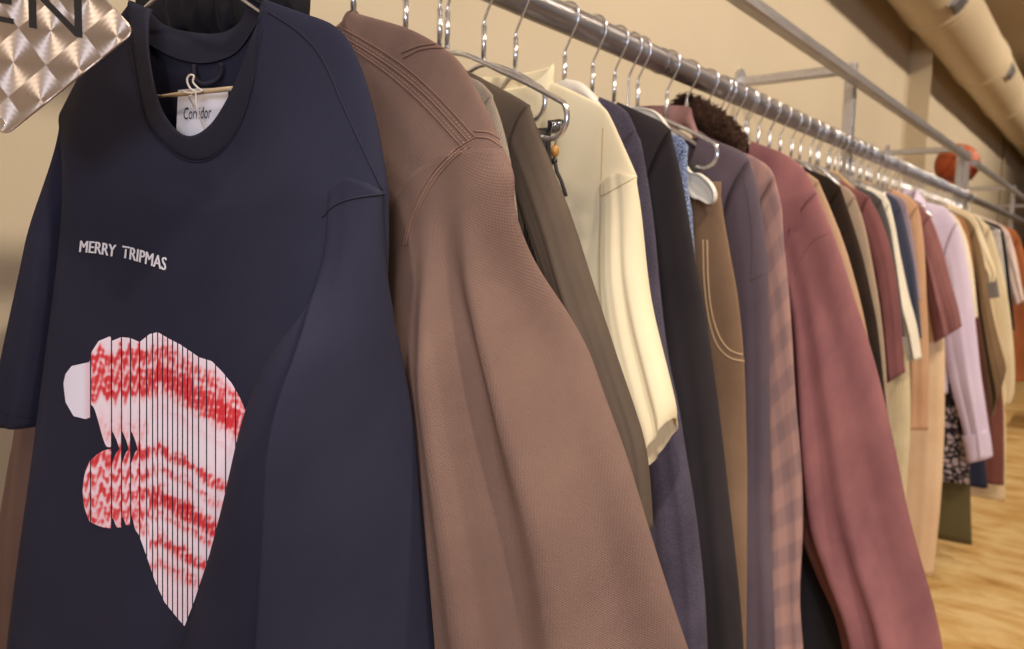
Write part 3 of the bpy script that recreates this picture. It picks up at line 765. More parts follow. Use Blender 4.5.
def ball(c, r, n=20, m=12, sc=(1, 1, 1)):
    b = MB(); rows = []
    for j in range(m+1):
        a = math.pi*j/m; rows.append([c+Vector((r*sc[0]*math.sin(a)*math.cos(2*math.pi*i/n), r*sc[1]*math.sin(a)*math.sin(2*math.pi*i/n), r*sc[2]*math.cos(a))) for i in range(n)])
    b.quadgrid(rows); return b
p = pxs(cf_, [(555, 151)])[0]; ball(p, .0048, sc=(1, 1, 1.5)).build('bead', AMB, ch)
p = pxs(cf_, [(554.5, 161)])[0]; ball(p, .0034, sc=(1, 1, 1.3)).build('bead', plain('dark_bead', (50, 40, 36), .3), ch)
b = MB(); b.tube(pxs(cf_, [(555, 163), (557, 172), (561, 180), (566, 196)]), .0022, 8); b.build('strap', DARKTR, ch)

CREAM = cloth('cream_fleece', (230, 216, 182), (220, 204, 168), .0015, .15, 5, .2, sheen=.1)
f, croot, cm = top('cream_sweatshirt', 'cream sweatshirt with a tall neck and elbow-length sleeve, hanging mid rail', 'sweatshirt', .80, CREAM, [(545, 79), (575, 92), (600, 105), (608, 113), (620, 138), (637, 176)],
    [(637, 176), (642, 214), (646, 270), (653, 314), (667, 372), (674, 404), (674, 418)], un=.06, hem=-.42, bw=.21, d=(.012, .02, .022), sd=(.014, .028, .03), inner=[(601, 196), (604, 270), (611, 345), (628, 420), (645, 468)],
    amp=.006, seed=31, bow=.012, n=100, rows=80, what='the cream sweatshirt')
seam(croot, bvh_of(cm), [[(602, 196), (618, 187), (636, 177)], [(603, 128), (602, 160), (601, 196)]], cloth('cream_seam', (196, 172, 126), None, .001, .1), .0007)
b = MB(); rows = []
for j, (dz, e) in enumerate(((-.035, -.004), (-.005, .0), (.018, .001), (.03, .002), (.034, -.001), (.03, -.005), (-.01, -.008))):
    rows.append([f.w(.062*math.cos(2*math.pi*i/48)*(1+e*8), (.024+e)*math.sin(2*math.pi*i/48), .212+dz-.03*sm(-.2, 1, math.sin(2*math.pi*i/48))+.004*math.cos(2*math.pi*i/48)*0) for i in range(48)])
b.quadgrid(rows); b.build('neck_collar', CREAM, croot)

FLEECE = cloth('plum_fleece', (88, 80, 96), (66, 60, 74), .003, .2, 12, .5, fuzz=420, sheen=.15)
f, froot, fm = top('fleece_pullover', 'dark violet-blue fleece pullover between the cream sweatshirt and the black coat', 'pullover', .915, FLEECE, [(600, 97), (616, 104), (628, 113), (636, 130)], [(636, 130), (642, 143), (653, 214), (660, 295), (667, 354), (678, 405), (686, 455), (695, 512), (704, 591), (708, 660), (711, 720)],
    hem=-.50, d=(.012, .018, .02), sd=(.014, .024, .028), amp=.005, seed=41, cuff=.07, hk='wide', hmat=WHITEPL, hline=[(573, 77), (586, 82), (597, 93), (606, 108)], what='the violet-blue fleece pullover', inner=[(612, 240), (625, 330), (640, 430), (648, 560), (650, 720)])
BLACKW = cloth('black_wool', (50, 44, 46), (38, 33, 35), .0016, .2, 5, .2, sheen=.05)
top('black_coat', 'plain black wool coat hanging behind the violet-blue fleece', 'coat', .99, BLACKW, [(618, 102), (645, 114), (662, 122), (671, 130)], [(671, 130), (681, 171), (692, 232), (698, 270), (706, 310), (717, 391), (731, 509), (739, 586), (744, 650), (748, 720)],
    hem=-.72, d=(.012, .02, .022), sd=(.014, .022, .026), amp=.006, seed=51, cuff=.075, what='the black wool coat')
TWEED = cloth('blue_tweed', (104, 122, 160), (58, 68, 100), .003, .5, 90, .7, kind='speckle')
top('tweed_jacket', 'blue tweed jacket showing as a thin speckled strip beside the black coat', 'jacket', 1.055, TWEED, [(655, 128), (672, 133), (682, 138), (688, 146)], [(688, 146), (689, 187), (693, 213), (694, 235), (700, 300), (706, 400)], hem=-.45, d=(.01, .014, .014), sd=(.012, .014, .014), amp=.003, seed=61, cuff=.05, what='the blue tweed jacket')
CORD_ = cloth('tan_corduroy', (132, 104, 80), (112, 87, 65), .003, .22, 5, .15, kind='rib', sheen=.3)
f, troot, tm = trousers('corduroy_trousers', 'tan brown corduroy trousers with a curved stitched pocket hanging by a white plastic hanger', 1.13, CORD_, (719, 182), [(722, 206), (729, 247), (738, 300), (744, 364), (746, 430), (747, 496), (746, 640), (746, 700)], seed=71, what='the tan corduroy trousers', d=(.014, .02, .024), n=90, rows=90)
tb = bvh_of(tm)
seam(troot, tb, [[(703, 240), (704, 281), (709, 320), (717, 345), (730, 358), (744, 361)], [(707, 240), (708, 280), (712, 314), (720, 338), (731, 351), (744, 355)]], plain('tan_piping', (196, 164, 124), .8), .0012, .0003)
# white moulded hanger in front of those trousers
wf = Frame(1.10, 0); wh = empty('clothes_hanger', wf.w(0, 0, .24), 'white moulded plastic hanger poking out in front of the tan corduroy trousers', 'hanger')
b = MB(); b.tube(hook_pts(wf, .1), .0019, 8); b.build('hook', CHROME, wh)
tp = Curve2([(0, .245), (.06, .225)]+[tuple(wf.loc(x, y)) for x, y in ((688, 168), (700, 173), (711, 182), (716, 192), (715.5, 200), (712, 204))]); bt = Curve2([(0, .225), (.06, .195)]+[tuple(wf.loc(x, y)) for x, y in ((688, 192), (700, 200), (708, 204), (711.5, 204.2))])
b = MB()
for sg in (1, -1):
    rr = []
    for i in range(41):
        a, c = tp(i/40), bt(i/40); mid_ = (a+c)/2; hh = (a-c).length/2; dr = (a-c).normalized() if hh > 1e-5 else Vector((0, 1))
        rr.append([wf.w(sg*(mid_+dr*hh*math.cos(q)).x, (.007 if abs(math.cos(q)) > .75 else .003)*math.sin(q)*(1 if abs(math.cos(q)) < .99 else 0)+.007*(1 if math.sin(q) > 0 else -1)*(abs(math.cos(q)) > .8)*.6, (mid_+dr*hh*math.cos(q)).y) for q in [2*math.pi*k/24 for k in range(24)]])
    b.quadgrid(rr, True, True, True)
b.build('shoulder_bar', WHITEPL, wh)
PURP = cloth('plum_suede', (98, 84, 92), (82, 70, 78), .0014, .15, 4, .15, sheen=.15)
PINKL = cloth('dusty_pink_lining', (160, 120, 116), (140, 104, 102), .002, .2)
f, proot, pmb = top('plum_overshirt', 'dusky plum overshirt with an open pink-lined collar behind the corduroy trousers', 'overshirt', 1.235, PURP, [(700, 131), (712, 139), (741, 151), (750, 160)], [(750, 160), (757, 182), (766, 240), (769, 290), (770, 373), (770, 496), (774, 600), (777, 720)],
    un=.085, zf=.13, hem=-.62, d=(.014, .022, .024), sd=(.016, .026, .028), amp=.007, seed=81, collar=None, cuff=.075, what='the dusky plum overshirt', fwd=.0)
seam(proot, bvh_of(pmb), [[(750, 281), (758, 277), (768, 273)], [(741, 170), (748, 200), (752, 240), (751, 281)]], cloth('plum_seam', (84, 70, 80)), .0006)
b = MB(); rows = []
cl = Curve2([f.loc(x, y) for x, y in ((612, 106), (650, 103.5), (684, 105), (693, 116), (701, 131), (704, 138))])
cb2 = Curve2([f.loc(x, y) for x, y in ((616, 122), (650, 126), (674, 128), (682, 124), (692, 130), (698, 140))])
for dn in (-.022, -.026):
    rows = []
    for j in range(9):
        rows.append([f.w(cl(i/40).lerp(cb2(i/40), j/8).x, dn+.04*sm(.55, .95, i/40)+.004*math.sin(j/8*3.1), cl(i/40).lerp(cb2(i/40), j/8).y) for i in range(41)])
    b.quadgrid(rows, False)
b.build('collar', PINKL, proot)
PLAID = cloth('faded_plaid', (162, 128, 118), (136, 108, 104), .002, .25, 5, .15, kind='plaid')
top('plaid_shirt', 'faded pink plaid shirt squeezed between the plum overshirt and the mauve jacket', 'shirt', 1.315, PLAID, [(742, 152), (752, 156), (768, 166), (775, 177)], [(775, 177), (782, 206), (784, 240), (788, 280), (792, 330), (796, 400), (802, 470), (803, 530), (800, 600), (804, 660), (806, 720)],
    hem=-.66, d=(.01, .016, .018), sd=(.012, .020, .022), amp=.006, seed=91, cuff=.06, what='the faded pink plaid shirt')
def mno(t, s):
    k = sm(.1, .45, t); return .004+k*(.03*math.exp(-((s+.3+.25*t)/.16)**2)-.035*sm(-.1, 1, s)-.02*sm(-.5, -1, s))
MAUVE = cloth('mauve_canvas', (150, 99, 98), (122, 78, 82), .0016, .2, 7, .2, sheen=.12)
f, mroot, mm = top('mauve_jacket', 'large mauve canvas jacket with a curly brown fur collar and long sleeve', 'jacket', 1.40, MAUVE, [(752, 141), (770, 148), (785, 154), (803, 168), (817, 192)], [(817, 192), (833, 233), (845, 265), (859, 308), (869, 338), (887, 412), (905, 500), (920, 560), (935, 615), (943, 655), (945, 690)],
    un=.11, zn=.212, zf=.12, hem=-.47, bw=.27, d=(.016, .03, .034), sd=(.02, .05, .05), inner=[(790, 300), (792, 420), (797, 520), (815, 575), (836, 625), (850, 700)], amp=.015, seed=102, bow=.03, n=100, rows=90, nofn=mno, what='the mauve canvas jacket')
seam(mroot, bvh_of(mm), [[(794, 275), (803, 255), (815, 240), (832, 232)]], cloth('mauve_seam', (136, 88, 88)), .0007)
# curly fur collar
FUR = cloth('brown_fur', (84, 56, 40), (50, 32, 22), .004, .3, 40, .6, sheen=.1, fuzz=500)
fc = Curve2([f.loc(x, y) for x, y in ((676, 112), (692, 114), (712, 124), (732, 138), (747, 151))]); rows = []; surf = []
rr_ = random.Random(3)
for i in range(81):
    t = i/80; p = fc(t); rw = (.024+.007*math.sin(t*math.pi))*(.35+.65*min(1, min(t, 1-t)*9)**.5); rows.append([])
    for k in range(30):
        a = 2*math.pi*k/30; q = rw*(1+.25*noise.noise(Vector((t*26, math.cos(a)*2.4, math.sin(a)*2.4))))
        P = f.w(p.x, math.cos(a)*q*.95+.01, p.y+math.sin(a)*q); rows[-1].append(P); surf.append((P, f.w(p.x, .01, p.y)))
b = MB(); b.quadgrid(rows, True, True, True)
for _ in range(1500):
    P, c0 = rr_.choice(surf); nrm = (P-c0).normalized(); t1 = nrm.orthogonal().normalized(); t2 = nrm.cross(t1); a0 = rr_.random()*6.3; r0 = .0035+.003*rr_.random()
    b.tube([P+nrm*(.0015*k)+ (t1*math.cos(a0+k*1.1)+t2*math.sin(a0+k*1.1))*r0*(.3+k/7) for k in range(7)], lambda t: .0011*(1-t*.6), 4)
b.build('fur_collar', FUR, mroot)

# ------------------------------------------------------------------ far half of the rail
def C(n, c, **k): return cloth(n, c, **k)
BLK2 = C('soft_black', (34, 32, 36))
f0 = Frame(1.50)
top('black_dress', 'long black dress hanging below the hem of the mauve jacket', 'dress', 1.49, BLK2, [(.09, .2), (.15, .18), (.18, .15)], [(.18, .15), (.19, .05), (.195, -.02)], local=True, hem=-1.0, bw=.40, d=(.01, .016, .03), sd=(.012, .012, .012), amp=.008, seed=111, cuff=.05, arm=.14, what='the long black dress')
TAN = C('tan_twill', (186, 150, 120))
top('tan_jacket', 'tan jacket whose sloping shoulder peeks out right behind the mauve jacket', 'jacket', 1.60, TAN, [(800, 170), (808, 173), (819, 181)], [(819, 181), (830, 207), (844, 243), (855, 279), (866, 325), (876, 380), (884, 430)], hem=-.6, d=(.012, .02, .02), sd=(.014, .024, .024), seed=112, cuff=.06, what='the tan jacket')
DKF = cloth('dark_brown_fleece', (48, 32, 20), (30, 20, 12), .003, .2, 14, .6, fuzz=260, sheen=.1)
top('brown_fleece', 'dark brown fuzzy fleece jacket left of the maroon t-shirts', 'jacket', 1.75, DKF, [(818, 173), (830, 178), (841, 187)], [(841, 187), (852, 220), (863, 257), (872, 297), (878, 330), (886, 400), (893, 450)], hem=-.55, d=(.014, .024, .024), sd=(.016, .028, .028), seed=113, cuff=.07, what='the dark brown fleece jacket')
TAUPE = C('taupe_cotton', (170, 146, 122))
top('taupe_shirt', 'pale taupe shirt between the dark brown fleece and the maroon t-shirt', 'shirt', 1.90, TAUPE, [(838, 184), (848, 188), (855, 196)], [(855, 196), (864, 222), (872, 259), (880, 305), (886, 360), (889, 420)], hem=-.5, d=(.01, .016, .016), sd=(.012, .016, .016), seed=114, cuff=.05, what='the pale taupe shirt')
MAR = C('maroon_jersey', (126, 78, 76), c2=(106, 64, 64))
top('maroon_tshirt', 'dark maroon t-shirt with boxy sleeve, nearer of the two maroon tees', 't-shirt', 2.10, MAR, [(840, 180), (852, 187), (869, 196)], [(869, 196), (881, 219), (892, 253), (899, 300), (905, 372)], hem=-.42, d=(.014, .024, .026), sd=(.016, .032, .036), seed=115, inner=[(872, 250), (876, 300), (886, 384)], what='the nearer maroon t-shirt', n=80)
top('charcoal_tshirt', 'charcoal grey t-shirt in a thin strip behind the nearer maroon tee', 't-shirt', 2.22, C('charcoal_jersey', (84, 78, 76)), [(860, 187), (872, 192), (882, 200)], [(882, 200), (890, 225), (896, 260), (903, 310), (906, 336)], hem=-.4, d=(.01, .014, .014), sd=(.012, .016, .016), seed=116, cuff=.06, what='the charcoal t-shirt')
top('white_tshirt', 'off-white t-shirt with ragged sleeve hem beside the navy one', 't-shirt', 2.33, C('offwhite_jersey', (232, 222, 200), c2=(220, 208, 184)), [(872, 188), (884, 194), (890, 203)], [(890, 203), (895, 225), (901, 257), (909, 295), (917, 325), (922, 358)], hem=-.40, d=(.012, .016, .016), sd=(.014, .020, .022), seed=117, inner=[(888, 262), (895, 310), (908, 362)], what='the off-white t-shirt', hk='arms', hmat=WOODH)
top('navy_tshirt', 'dark slate navy t-shirt squeezed right of the off-white tee', 't-shirt', 2.45, C('slate_jersey', (66, 68, 86)), [(886, 193), (896, 199), (901, 207)], [(901, 207), (907, 230), (914, 265), (919, 305), (922, 338)], hem=-.40, d=(.01, .014, .014), sd=(.012, .015, .015), seed=118, cuff=.055, what='the slate navy t-shirt')
top('mauve_grey_top', 'greyish lilac top, a sliver beside the orange tan cardigan', 'top', 2.53, C('greylilac_jersey', (150, 132, 140)), [(895, 195), (903, 199), (907, 206)], [(907, 206), (912, 230), (917, 265), (921, 300)], hem=-.4, d=(.01, .012, .012), sd=(.01, .012, .012), seed=119, cuff=.05, what='the greyish lilac top')
trousers('ivory_trousers', 'pale ivory ribbed trousers hanging below the off-white t-shirt', 2.40, cloth('ivory_rib', (226, 208, 168), (208, 188, 146), .008, .5, 8, .2, kind='rib'), (886, 215), [(896, 260), (906, 330), (910, 380), (910, 440), (906, 500), (905, 545)], seed=121, rise=.2, what='the ivory ribbed trousers')
top('orange_cardigan', 'orange tan long cardigan left of the second maroon tee', 'cardigan', 2.645, C('apricot_knit', (202, 160, 124), c2=(186, 142, 106)), [(898, 191), (908, 196), (918, 205)], [(918, 205), (922, 225), (925, 255), (927, 300), (929, 350), (928, 430)], hem=-1.12, bw=.19, d=(.012, .018, .022), sd=(.014, .02, .02), seed=120, cuff=.06, what='the orange tan cardigan')
top('maroon_tshirt', 'lighter maroon t-shirt directly left of the lilac shirt', 't-shirt', 2.78, C('maroon2_jersey', (146, 98, 94), c2=(124, 80, 78)), [(905, 196), (919, 204), (930, 215)], [(930, 215), (937, 232), (944, 254), (952, 285), (959, 310), (962, 326)], hem=-.32, d=(.014, .022, .024), sd=(.016, .034, .036), seed=122, inner=[(926, 258), (928, 300), (935, 343)], what='the lighter maroon t-shirt', n=80)
trousers('sand_trousers', 'sand coloured trousers with a side tie below the lighter maroon tee', 2.86, cloth('sand_twill', (228, 198, 160), (214, 180, 140), .002, .2), (925, 222), [(935, 270), (942, 320), (945, 355), (944, 440), (940, 510), (933, 575)], seed=123, rise=.26, what='the sand coloured trousers', d=(.014, .03, .036))
LEO = cloth('leopard_print', (40, 34, 38), (176, 160, 158), .002, .1, kind='leopard')
f, lroot2, _ = trousers('leopard_trousers', 'black and grey leopard print trousers behind the lilac sleeve', 3.21, LEO, (938, 235), [(952, 290), (966, 350), (968, 400), (969, 440), (969, 484)], seed=124, rise=.26, what='the leopard print trousers')
f = Frame(3.25); sk = [f.loc(x, y) for x, y in ((944, 240), (958, 330), (968, 430), (972, 545))]
r = empty('olive_skirt', f.w(0, 0, sk[0].y), 'plain dark olive long skirt reaching below the leopard print trousers', 'skirt')
b = sleeve_mb(f, sk, mirror([tuple(p) for p in sk]), lambda t: .012+.012*t, 40, 80, folds(130, .004, (2, 3, 5), .1)); b.build('panel', C('olive_canvas', (96, 86, 54), c2=(84, 74, 46)), r)
b = MB(); w = sk[0]; rr = [ringrow(f, (-w.x-.004, w.y+a), (w.x+.004, w.y+a), .012+e, 48) for a, e in ((-.042, .002), (-.04, .005), (-.002, .005), (0, .002))]; b.quadgrid(rr); b.build('waistband', C('olive_canvas', (96, 86, 54)), r)
hanger(3.25, 0, 'the dark olive skirt', 'slack', half=w.x-.005)
LIL = cloth('lilac_poplin', (216, 200, 218), (204, 186, 208), .0012, .1, 5, .1)
f, lr, lmm = top('lilac_shirt', 'pale lilac button shirt with long cuffed sleeve', 'shirt', 3.16, LIL, [(913, 198), (930, 203), (946, 208), (956, 222)], [(956, 222), (963, 240), (970, 280), (975, 318), (980, 365), (986, 408), (992, 448), (992, 455)], un=.08, zf=.15, hem=-.5, bw=.2, d=(.014, .02, .022), sd=(.016, .034, .034), inner=[(944, 300), (944, 350), (953, 395), (963, 430), (968, 461)], collar='shirt', amp=.006, seed=125, what='the pale lilac shirt', n=90, hk='arms', hmat=WOODH)
f_ = Frame(3.16)
b = sleeve_mb(f_, f_.locs([(989, 428), (991, 440), (993, 456)]), f_.locs([(961, 436), (964, 446), (967, 462)]), .038, 8, 48, None); b.build('cuff', LIL, lr)
CR2 = C('cream_jersey', (236, 222, 196), c2=(222, 206, 176))
top('cream_tshirt', 'creamy white t-shirt hugging the right side of the lilac shirt', 't-shirt', 3.28, CR2, [(938, 208), (950, 212), (960, 222)], [(960, 222), (967, 240), (973, 270), (978, 317)], hem=-.4, d=(.012, .02, .02), sd=(.014, .03, .03), seed=126, inner=[(956, 262), (960, 290), (969, 322)], what='the creamy white t-shirt by the lilac shirt')
top('amber_top', 'rust brown top showing as a sliver before the olive brown shirt', 'top', 3.40, C('rust_cotton', (176, 122, 78)), [(950, 213), (962, 218), (967, 227)], [(967, 227), (971, 245), (975, 280), (978, 315)], hem=-.4, d=(.01, .014, .014), sd=(.012, .014, .014), seed=127, cuff=.05, what='the rust brown top')
OLB = C('olive_brown_linen', (128, 102, 72), c2=(110, 86, 60))
top('olive_shirt', 'olive brown shirt with a drooping sleeve beneath the two cream tees', 'shirt', 3.52, OLB, [(955, 212), (968, 219), (975, 228)], [(975, 228), (983, 255), (990, 300), (998, 335), (1006, 366), (1004, 376)], hem=-.62, bw=.24, d=(.014, .024, .024), sd=(.016, .04, .04), seed=128, inner=[(976, 280), (980, 320), (985, 370), (992, 420)], what='the olive brown shirt')
top('cream_sweater', 'cream short-sleeved sweater, nearer of the pair above the olive brown shirt', 'sweater', 3.70, cloth('cream_wool', (234, 214, 178), (220, 198, 158), .003, .3), [(949, 205), (962, 209), (973, 215), (979, 224)], [(979, 224), (985, 240), (991, 257), (996, 272), (995, 282)], hem=-.55, bw=.2, d=(.014, .024, .026), sd=(.016, .036, .036), seed=129, inner=[(972, 252), (980, 270), (987, 283)], collar='crew', what='the nearer cream sweater')
top('grey_tshirt', 'mid grey t-shirt peeking under the cream sweater sleeve', 't-shirt', 3.80, C('grey_jersey', (128, 118, 112)), [(960, 210), (975, 216), (982, 226)], [(982, 226), (990, 255), (997, 280), (1000, 297)], hem=-.4, d=(.01, .014, .014), sd=(.012, .016, .016), seed=131, cuff=.06, what='the mid grey t-shirt')
top('cream_shirt', 'long cream shirt, farther of the pair above the olive brown shirt', 'shirt', 3.92, C('cream_linen', (232, 212, 172), c2=(220, 198, 156)), [(970, 213), (981, 219), (990, 228)], [(990, 228), (995, 243), (1002, 268), (1009, 305), (1014, 350), (1015, 385), (1012, 402)], hem=-.55, bw=.26, d=(.014, .024, .026), sd=(.016, .034, .034), seed=132, inner=[(982, 290), (988, 340), (999, 407)], what='the long cream shirt')
trousers('grey_trousers', 'light grey trousers in a silver clip hanger near the right edge', 4.10, C('lightgrey_twill', (196, 188, 176)), (1000, 230), [(1004, 260), (1008, 300), (1011, 345)], seed=133, rise=.2, what='the light grey trousers')
top('black_tshirt', 'black t-shirt seen as a thin dark line beside light grey trousers', 't-shirt', 4.22, BLK2, [(990, 222), (1000, 226), (1004, 233)], [(1004, 233), (1008, 260), (1012, 300), (1015, 330)], hem=-.42, d=(.01, .014, .014), sd=(.012, .014, .014), seed=134, cuff=.05, what='the black t-shirt')
top('blush_tshirt', 'pale blush pink t-shirt near the right edge of the rail', 't-shirt', 4.38, C('blush_jersey', (238, 214, 200)), [(995, 222), (1005, 228), (1010, 235)], [(1010, 235), (1016, 255), (1021, 282), (1025, 300)], hem=-.4, d=(.012, .018, .018), sd=(.014, .028, .028), seed=135, inner=[(1006, 270), (1010, 290), (1015, 306)], what='the pale blush t-shirt')
trousers('navy_trousers', 'navy trousers whose hem shows right of the olive skirt', 3.45, C('navy_twill', (44, 46, 66)), (958, 240), [(968, 300), (980, 400), (983, 440), (988, 488)], seed=136, rise=.25, what='the navy trousers')
trousers('maroon_trousers', 'reddish brown trousers hanging low beneath the olive brown shirt', 3.78, C('oxblood_twill', (126, 76, 66)), (975, 240), [(990, 300), (1002, 390), (1004, 440), (1004, 485)], seed=137, rise=.25, what='the reddish brown trousers')
trousers('cream_trousers', 'cream trousers ending just below the reddish brown pair', 3.86, C('cream_twill', (234, 208, 164)), (977, 240), [(992, 300), (1003, 390), (1006, 440), (1005, 501)], seed=138, rise=.25, what='the cream trousers')
top('rust_jacket', 'rust orange jacket at the far right on a wooden hanger', 'jacket', 4.52, C('rust_canvas', (176, 106, 62), c2=(150, 86, 50)), [(1004, 226), (1014, 230), (1020, 238)], [(1020, 238), (1028, 270), (1034, 320), (1040, 380)], hem=-.5, bw=.24, d=(.014, .024, .024), sd=(.016, .03, .03), seed=139, cuff=.08, what='the rust orange jacket', hmat=WOODH)
top('navy_sweater', 'dark navy sweater behind the long cream shirt near the frame edge', 'sweater', 4.79, C('deep_navy_knit', (52, 54, 74)), [(.08, .22), (.16, .19), (.2, .15)], [(.2, .15), (.25, 0), (.3, -.2), (.32, -.45)], local=True, hem=-.5, d=(.014, .024, .024), sd=(.016, .03, .03), seed=140, cuff=.08, what='the dark navy sweater')

# empty hangers crowded along the rail past the mauve jacket
gl = 'spare hanger with chrome hook in the crowded row past the mauve jacket'
for i in range(44):
    X = 1.47+.072*i+rnd.uniform(-.012, .012)
    hanger(X, rnd.uniform(-6, 6), kind='arms', label=gl, group='spare hangers crowded along the rail', half=.11, slope=.085, mat=WOODH if i % 5 == 0 else CHROME)

# ------------------------------------------------------------------ basketball in its wall ring
bd = 5.0*1.02; bq = ray(957, 164.5); bp = CAM+bq*5.25
OR_ = plain('basketball_leather', (190, 84, 36), .55, .75, 14, .5, 260)
bc = empty('basketball', bp-Vector((0, 0, .12)), 'orange basketball resting above the rail near the far post', 'ball')
ball(bp, .12, 64, 40).build('shell', OR_, bc)
SE = plain('seam_rubber', (60, 28, 18), .6)
rot = Matrix.Rotation(R(35), 3, 'Z') @ Matrix.Rotation(R(20), 3, 'X')
def circ3(fn, n=80): return [bp+rot@Vector(fn(2*math.pi*i/n)).normalized()*.1195 for i in range(n)]
b = MB(); b.tube(circ3(lambda a: (math.cos(a), math.sin(a), 0)), .0022, 6, closed=True); b.tube(circ3(lambda a: (0, math.cos(a), math.sin(a))), .0022, 6, closed=True)
for s in (1, -1): b.tube(circ3(lambda a: (math.cos(a)*.8, s*(.62+.0*a)+.0, math.sin(a)*.8)), .0022, 6, closed=True)
b.build('seam', SE, bc)
hl = empty('ball_holder', Vector((bp.x, WY, bp.z-.09)), 'dark wall-mounted wire holder under the orange basketball', 'holder')
b = MB(); b.tube([bp+Vector((.085*math.cos(2*math.pi*i/40), .085*math.sin(2*math.pi*i/40), -.0875)) for i in range(40)], .0035, 8, closed=True); b.build('ring', DARKSTEEL, hl)
b = MB(); b.tube([Vector((bp.x, bp.y+.085, bp.z-.0875)), Vector((bp.x, WY-.002, bp.z-.0875))], .004, 8); b.build('arm', DARKSTEEL, hl)
b = MB(); b.box((bp.x-.03, WY-.006, bp.z-.12), (bp.x+.03, WY, bp.z-.05)); b.build('plate', DARKSTEEL, hl, False)
# dark conduit on the far wall
cd = onY(1005, 150, WY-.02); b = MB(); b.tube([(cd.x, WY-.015, .12), (cd.x, WY-.015, CEIL)], .014, 12)
tag(b.build('conduit', plain('conduit_paint', (168, 148, 120), .6), None), 'thin painted conduit running up the wall beyond the basketball', 'conduit')
# low pale plinth across the aisle's end
b = MB(); b.box((6.9, -2.6, .0), (7.5, -.30, .36)); b.box((6.87, -2.63, .36), (7.53, -.27, .40)); b.box((6.895, -2.6, .06), (6.905, -.30, .075))
tag(b.build('plinth', plain('plinth_paint', (206, 182, 146), .6), None, False), 'low pale display plinth on the floor at the far end of the rail', 'plinth')

# ------------------------------------------------------------------ engine-turned metal sign, top left
sd_ = .54; sc_ = CAM+ray(-9, 2)*sd_/ (ray(-9, 2).dot(FW)); nrm = -(ray(-9, 2)); 
def sp(x, y, dz=0):
    q = ray(x, y); t = (sc_-CAM).dot(nS)/q.dot(nS); return CAM+q*t+nS*dz
nS = (-FW*1.0-RV*.10+UV_*.05).normalized()
tr, tbm = Vector((136, 31)), Vector((3, 137)); cen = Vector((-9, 2)); tl, tt = cen*2-tr, cen*2-tbm
def rc(a, b_, c, r=.07):
    o = []
    for i in range(7):
        t = i/6; p = b_+(a-b_)*r*(1-t)**2+(c-b_)*r*t**2; o.append(p)
    return o
outl = rc(tt, tr, tbm)+rc(tr, tbm, tl)+rc(tbm, tl, tt)+rc(tl, tt, tr)
m, nt, b_ = newmat('engine_turned_metal'); L = nt.links.new; b_.inputs['Metallic'].default_value = 1; b_.inputs['Base Color'].default_value = lin((226, 210, 197)); b_.inputs['Roughness'].default_value = .48
tc = N(nt, 'ShaderNodeTexCoord'); vo = N(nt, 'ShaderNodeTexVoronoi', Scale=1.0, Randomness=0.0); L(tc.outputs['UV'], vo.inputs['Vector'])
sub = N(nt, 'ShaderNodeVectorMath', operation='SUBTRACT'); L(tc.outputs['UV'], sub.inputs[0]); L(vo.outputs['Position'], sub.inputs[1])
sx = N(nt, 'ShaderNodeSeparateXYZ'); L(sub.outputs[0], sx.inputs[0])
ex, ey = (RV-nS*RV.dot(nS)).normalized(), nS.cross((RV-nS*RV.dot(nS)).normalized()).normalized()
EX = ex*math.cos(R(38))+ey*math.sin(R(38)); EY = ey*math.cos(R(38))-ex*math.sin(R(38))
s1 = N(nt, 'ShaderNodeVectorMath', operation='SCALE'); s1.inputs[0].default_value = EY; L(sx.outputs['X'], s1.inputs['Scale'])
s2 = N(nt, 'ShaderNodeVectorMath', operation='SCALE'); s2.inputs[0].default_value = -EX; L(sx.outputs['Y'], s2.inputs['Scale'])
ad = N(nt, 'ShaderNodeVectorMath', operation='ADD'); L(s1.outputs[0], ad.inputs[0]); L(s2.outputs[0], ad.inputs[1])
no = N(nt, 'ShaderNodeVectorMath', operation='NORMALIZE'); L(ad.outputs[0], no.inputs[0]); L(no.outputs[0], b_.inputs['Tangent']); b_.inputs['Anisotropic'].default_value = .88
ln = N(nt, 'ShaderNodeVectorMath', operation='LENGTH'); L(sub.outputs[0], ln.inputs[0])
wv = N(nt, 'ShaderNodeMath', operation='SINE'); mu = N(nt, 'ShaderNodeMath', operation='MULTIPLY'); mu.inputs[1].default_value = 60; L(ln.outputs['Value'], mu.inputs[0]); L(mu.outputs[0], wv.inputs[0])
bm = N(nt, 'ShaderNodeBump', Strength=.04, Distance=.0004); L(wv.outputs[0], bm.inputs['Height']); L(bm.outputs[0], b_.inputs['Normal'])
SIGNM = m
sg = empty('metal_sign', sp(-9, 2), 'swirl-brushed metal diamond sign with black letters at the top left corner', 'sign')
b = MB(); c0 = len(b.v); n = len(outl); rings = []
for r_, dz in ((0, -.0012), (1, -.0012), (1.004, -.0006), (1.004, .0004), (.996, .0009), (0, .0009)):
    rings.append([sp(*(cen+(p-cen)*max(r_, .001)), dz) for p in outl])
b.quadgrid(rings, True, False, False)
org = sp(-9, 2); cs = .036; q45 = R(-38)
for k, fc in enumerate(b.f):
    o = []
    for i in fc:
        dd = b.v[i]-org; x, y = dd.dot(ex), dd.dot(ey); x, y = x*math.cos(R(38))+y*math.sin(R(38)), -x*math.sin(R(38))+y*math.cos(R(38)); o.append((x/cs+.35, y/cs+.35))
    b.uv[k] = tuple(o)
b.build('plate', SIGNM, sg, False)
def word(body, fx, size):
    v, fa = text_pts(body, size); return v, fa
b = MB()
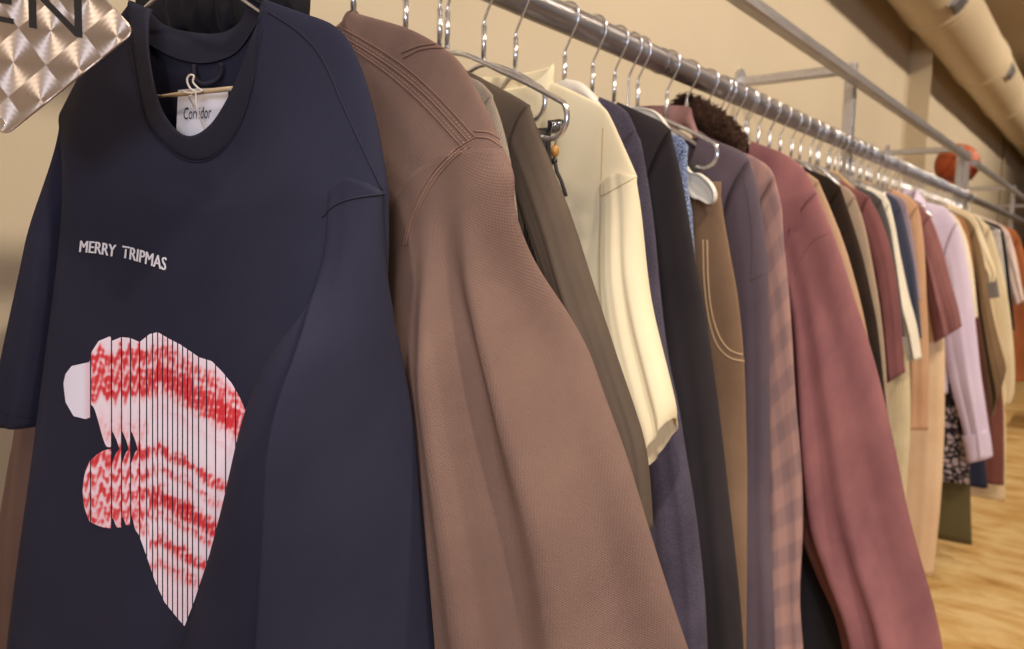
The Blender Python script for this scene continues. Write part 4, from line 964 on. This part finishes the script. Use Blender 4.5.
for chx, xa, xb in (('O', -134, -92), ('P', -78, -42), ('E', -24, 15), ('N', 30, 83.5)):
    v, fa = refine(*text_pts(chx), .5); x0 = min(q.x for q in v); x1 = max(q.x for q in v); ym = max(q.y for q in v); bi = len(b.v)
    for q in v:
        px = xa+(q.x-x0)/(x1-x0)*(xb-xa); b.v.append(sp(px-q.y/ym, 22+.2*px-q.y/ym*43, .0011))
    b.f += [tuple(k+bi for k in f) for f in fa]; b.uv += [tuple((0, 0) for _ in f) for f in fa]
b.build('lettering', INK, sg, False)
b = MB(); c1 = (cen+(tbm-cen)*.90); b.tube([sp(c1.x+4.6*math.cos(2*math.pi*i/24), c1.y+4.6*math.sin(2*math.pi*i/24), .001) for i in range(24)], .0006, 6, closed=True); b.build('eyelet', CHROME, sg)
b = MB(); b.quadgrid([[sp(c1.x+r_*math.cos(2*math.pi*i/24), c1.y+r_*math.sin(2*math.pi*i/24), .0011) for i in range(24)] for r_ in (4.4, .01)]); b.build('hole', plain('hole_shadow', (150, 126, 104), .8), sg, False)
ct = sp(*(cen+(tt-cen)*.93)); b = MB(); b.tube([ct, Vector((ct.x, ct.y, CEIL))], .0012, 6); b.build('cord', DARKSTEEL, sg)

# ------------------------------------------------------------------ light: warm track spots, dim violet daylight from the shop front
def lamp(name, loc, to, power, size, color, angle=None):
    l = bpy.data.lights.new(name, 'SPOT' if angle else 'AREA'); l.energy = power; l.color = color
    if angle: l.spot_size = R(angle); l.spot_blend = .6; l.shadow_soft_size = size
    else: l.shape = 'DISK'; l.size = size
    o = bpy.data.objects.new(name, l); COL.objects.link(o); o.location = loc
    o.rotation_euler = (Vector(to)-Vector(loc)).to_track_quat('-Z', 'Y').to_euler(); return o
WARM = (1, .88, .72)
lamp('track_spot', (-1.1, -.75, CZ+1.7), (.5, -.1, CZ-.1), 40, .12, (1, .92, .82), 70)
lamp('track_spot', (-.9, -.95, CZ+1.72), (.55, -.37, CZ-.16), 125, .05, (1, .90, .79), 19)
for i, x in enumerate((.35, 1.6, 3.0, 4.8, 6.6, 8.4)):
    lamp('track_spot', (x, -1.6, CZ+1.86), (x+.1, .1, CZ+.1), 105, .08, WARM, 115)
lamp('shop_window_daylight', (-3.0, -3.3, CZ+.62), (.6, 0, CZ-.1), 72, 1.2, (.78, .82, 1.0))
W = bpy.data.worlds.new('world'); SC.world = W; W.use_nodes = True
bg = W.node_tree.nodes['Background']; bg.inputs['Color'].default_value = (.86, .82, .84, 1); bg.inputs['Strength'].default_value = .19
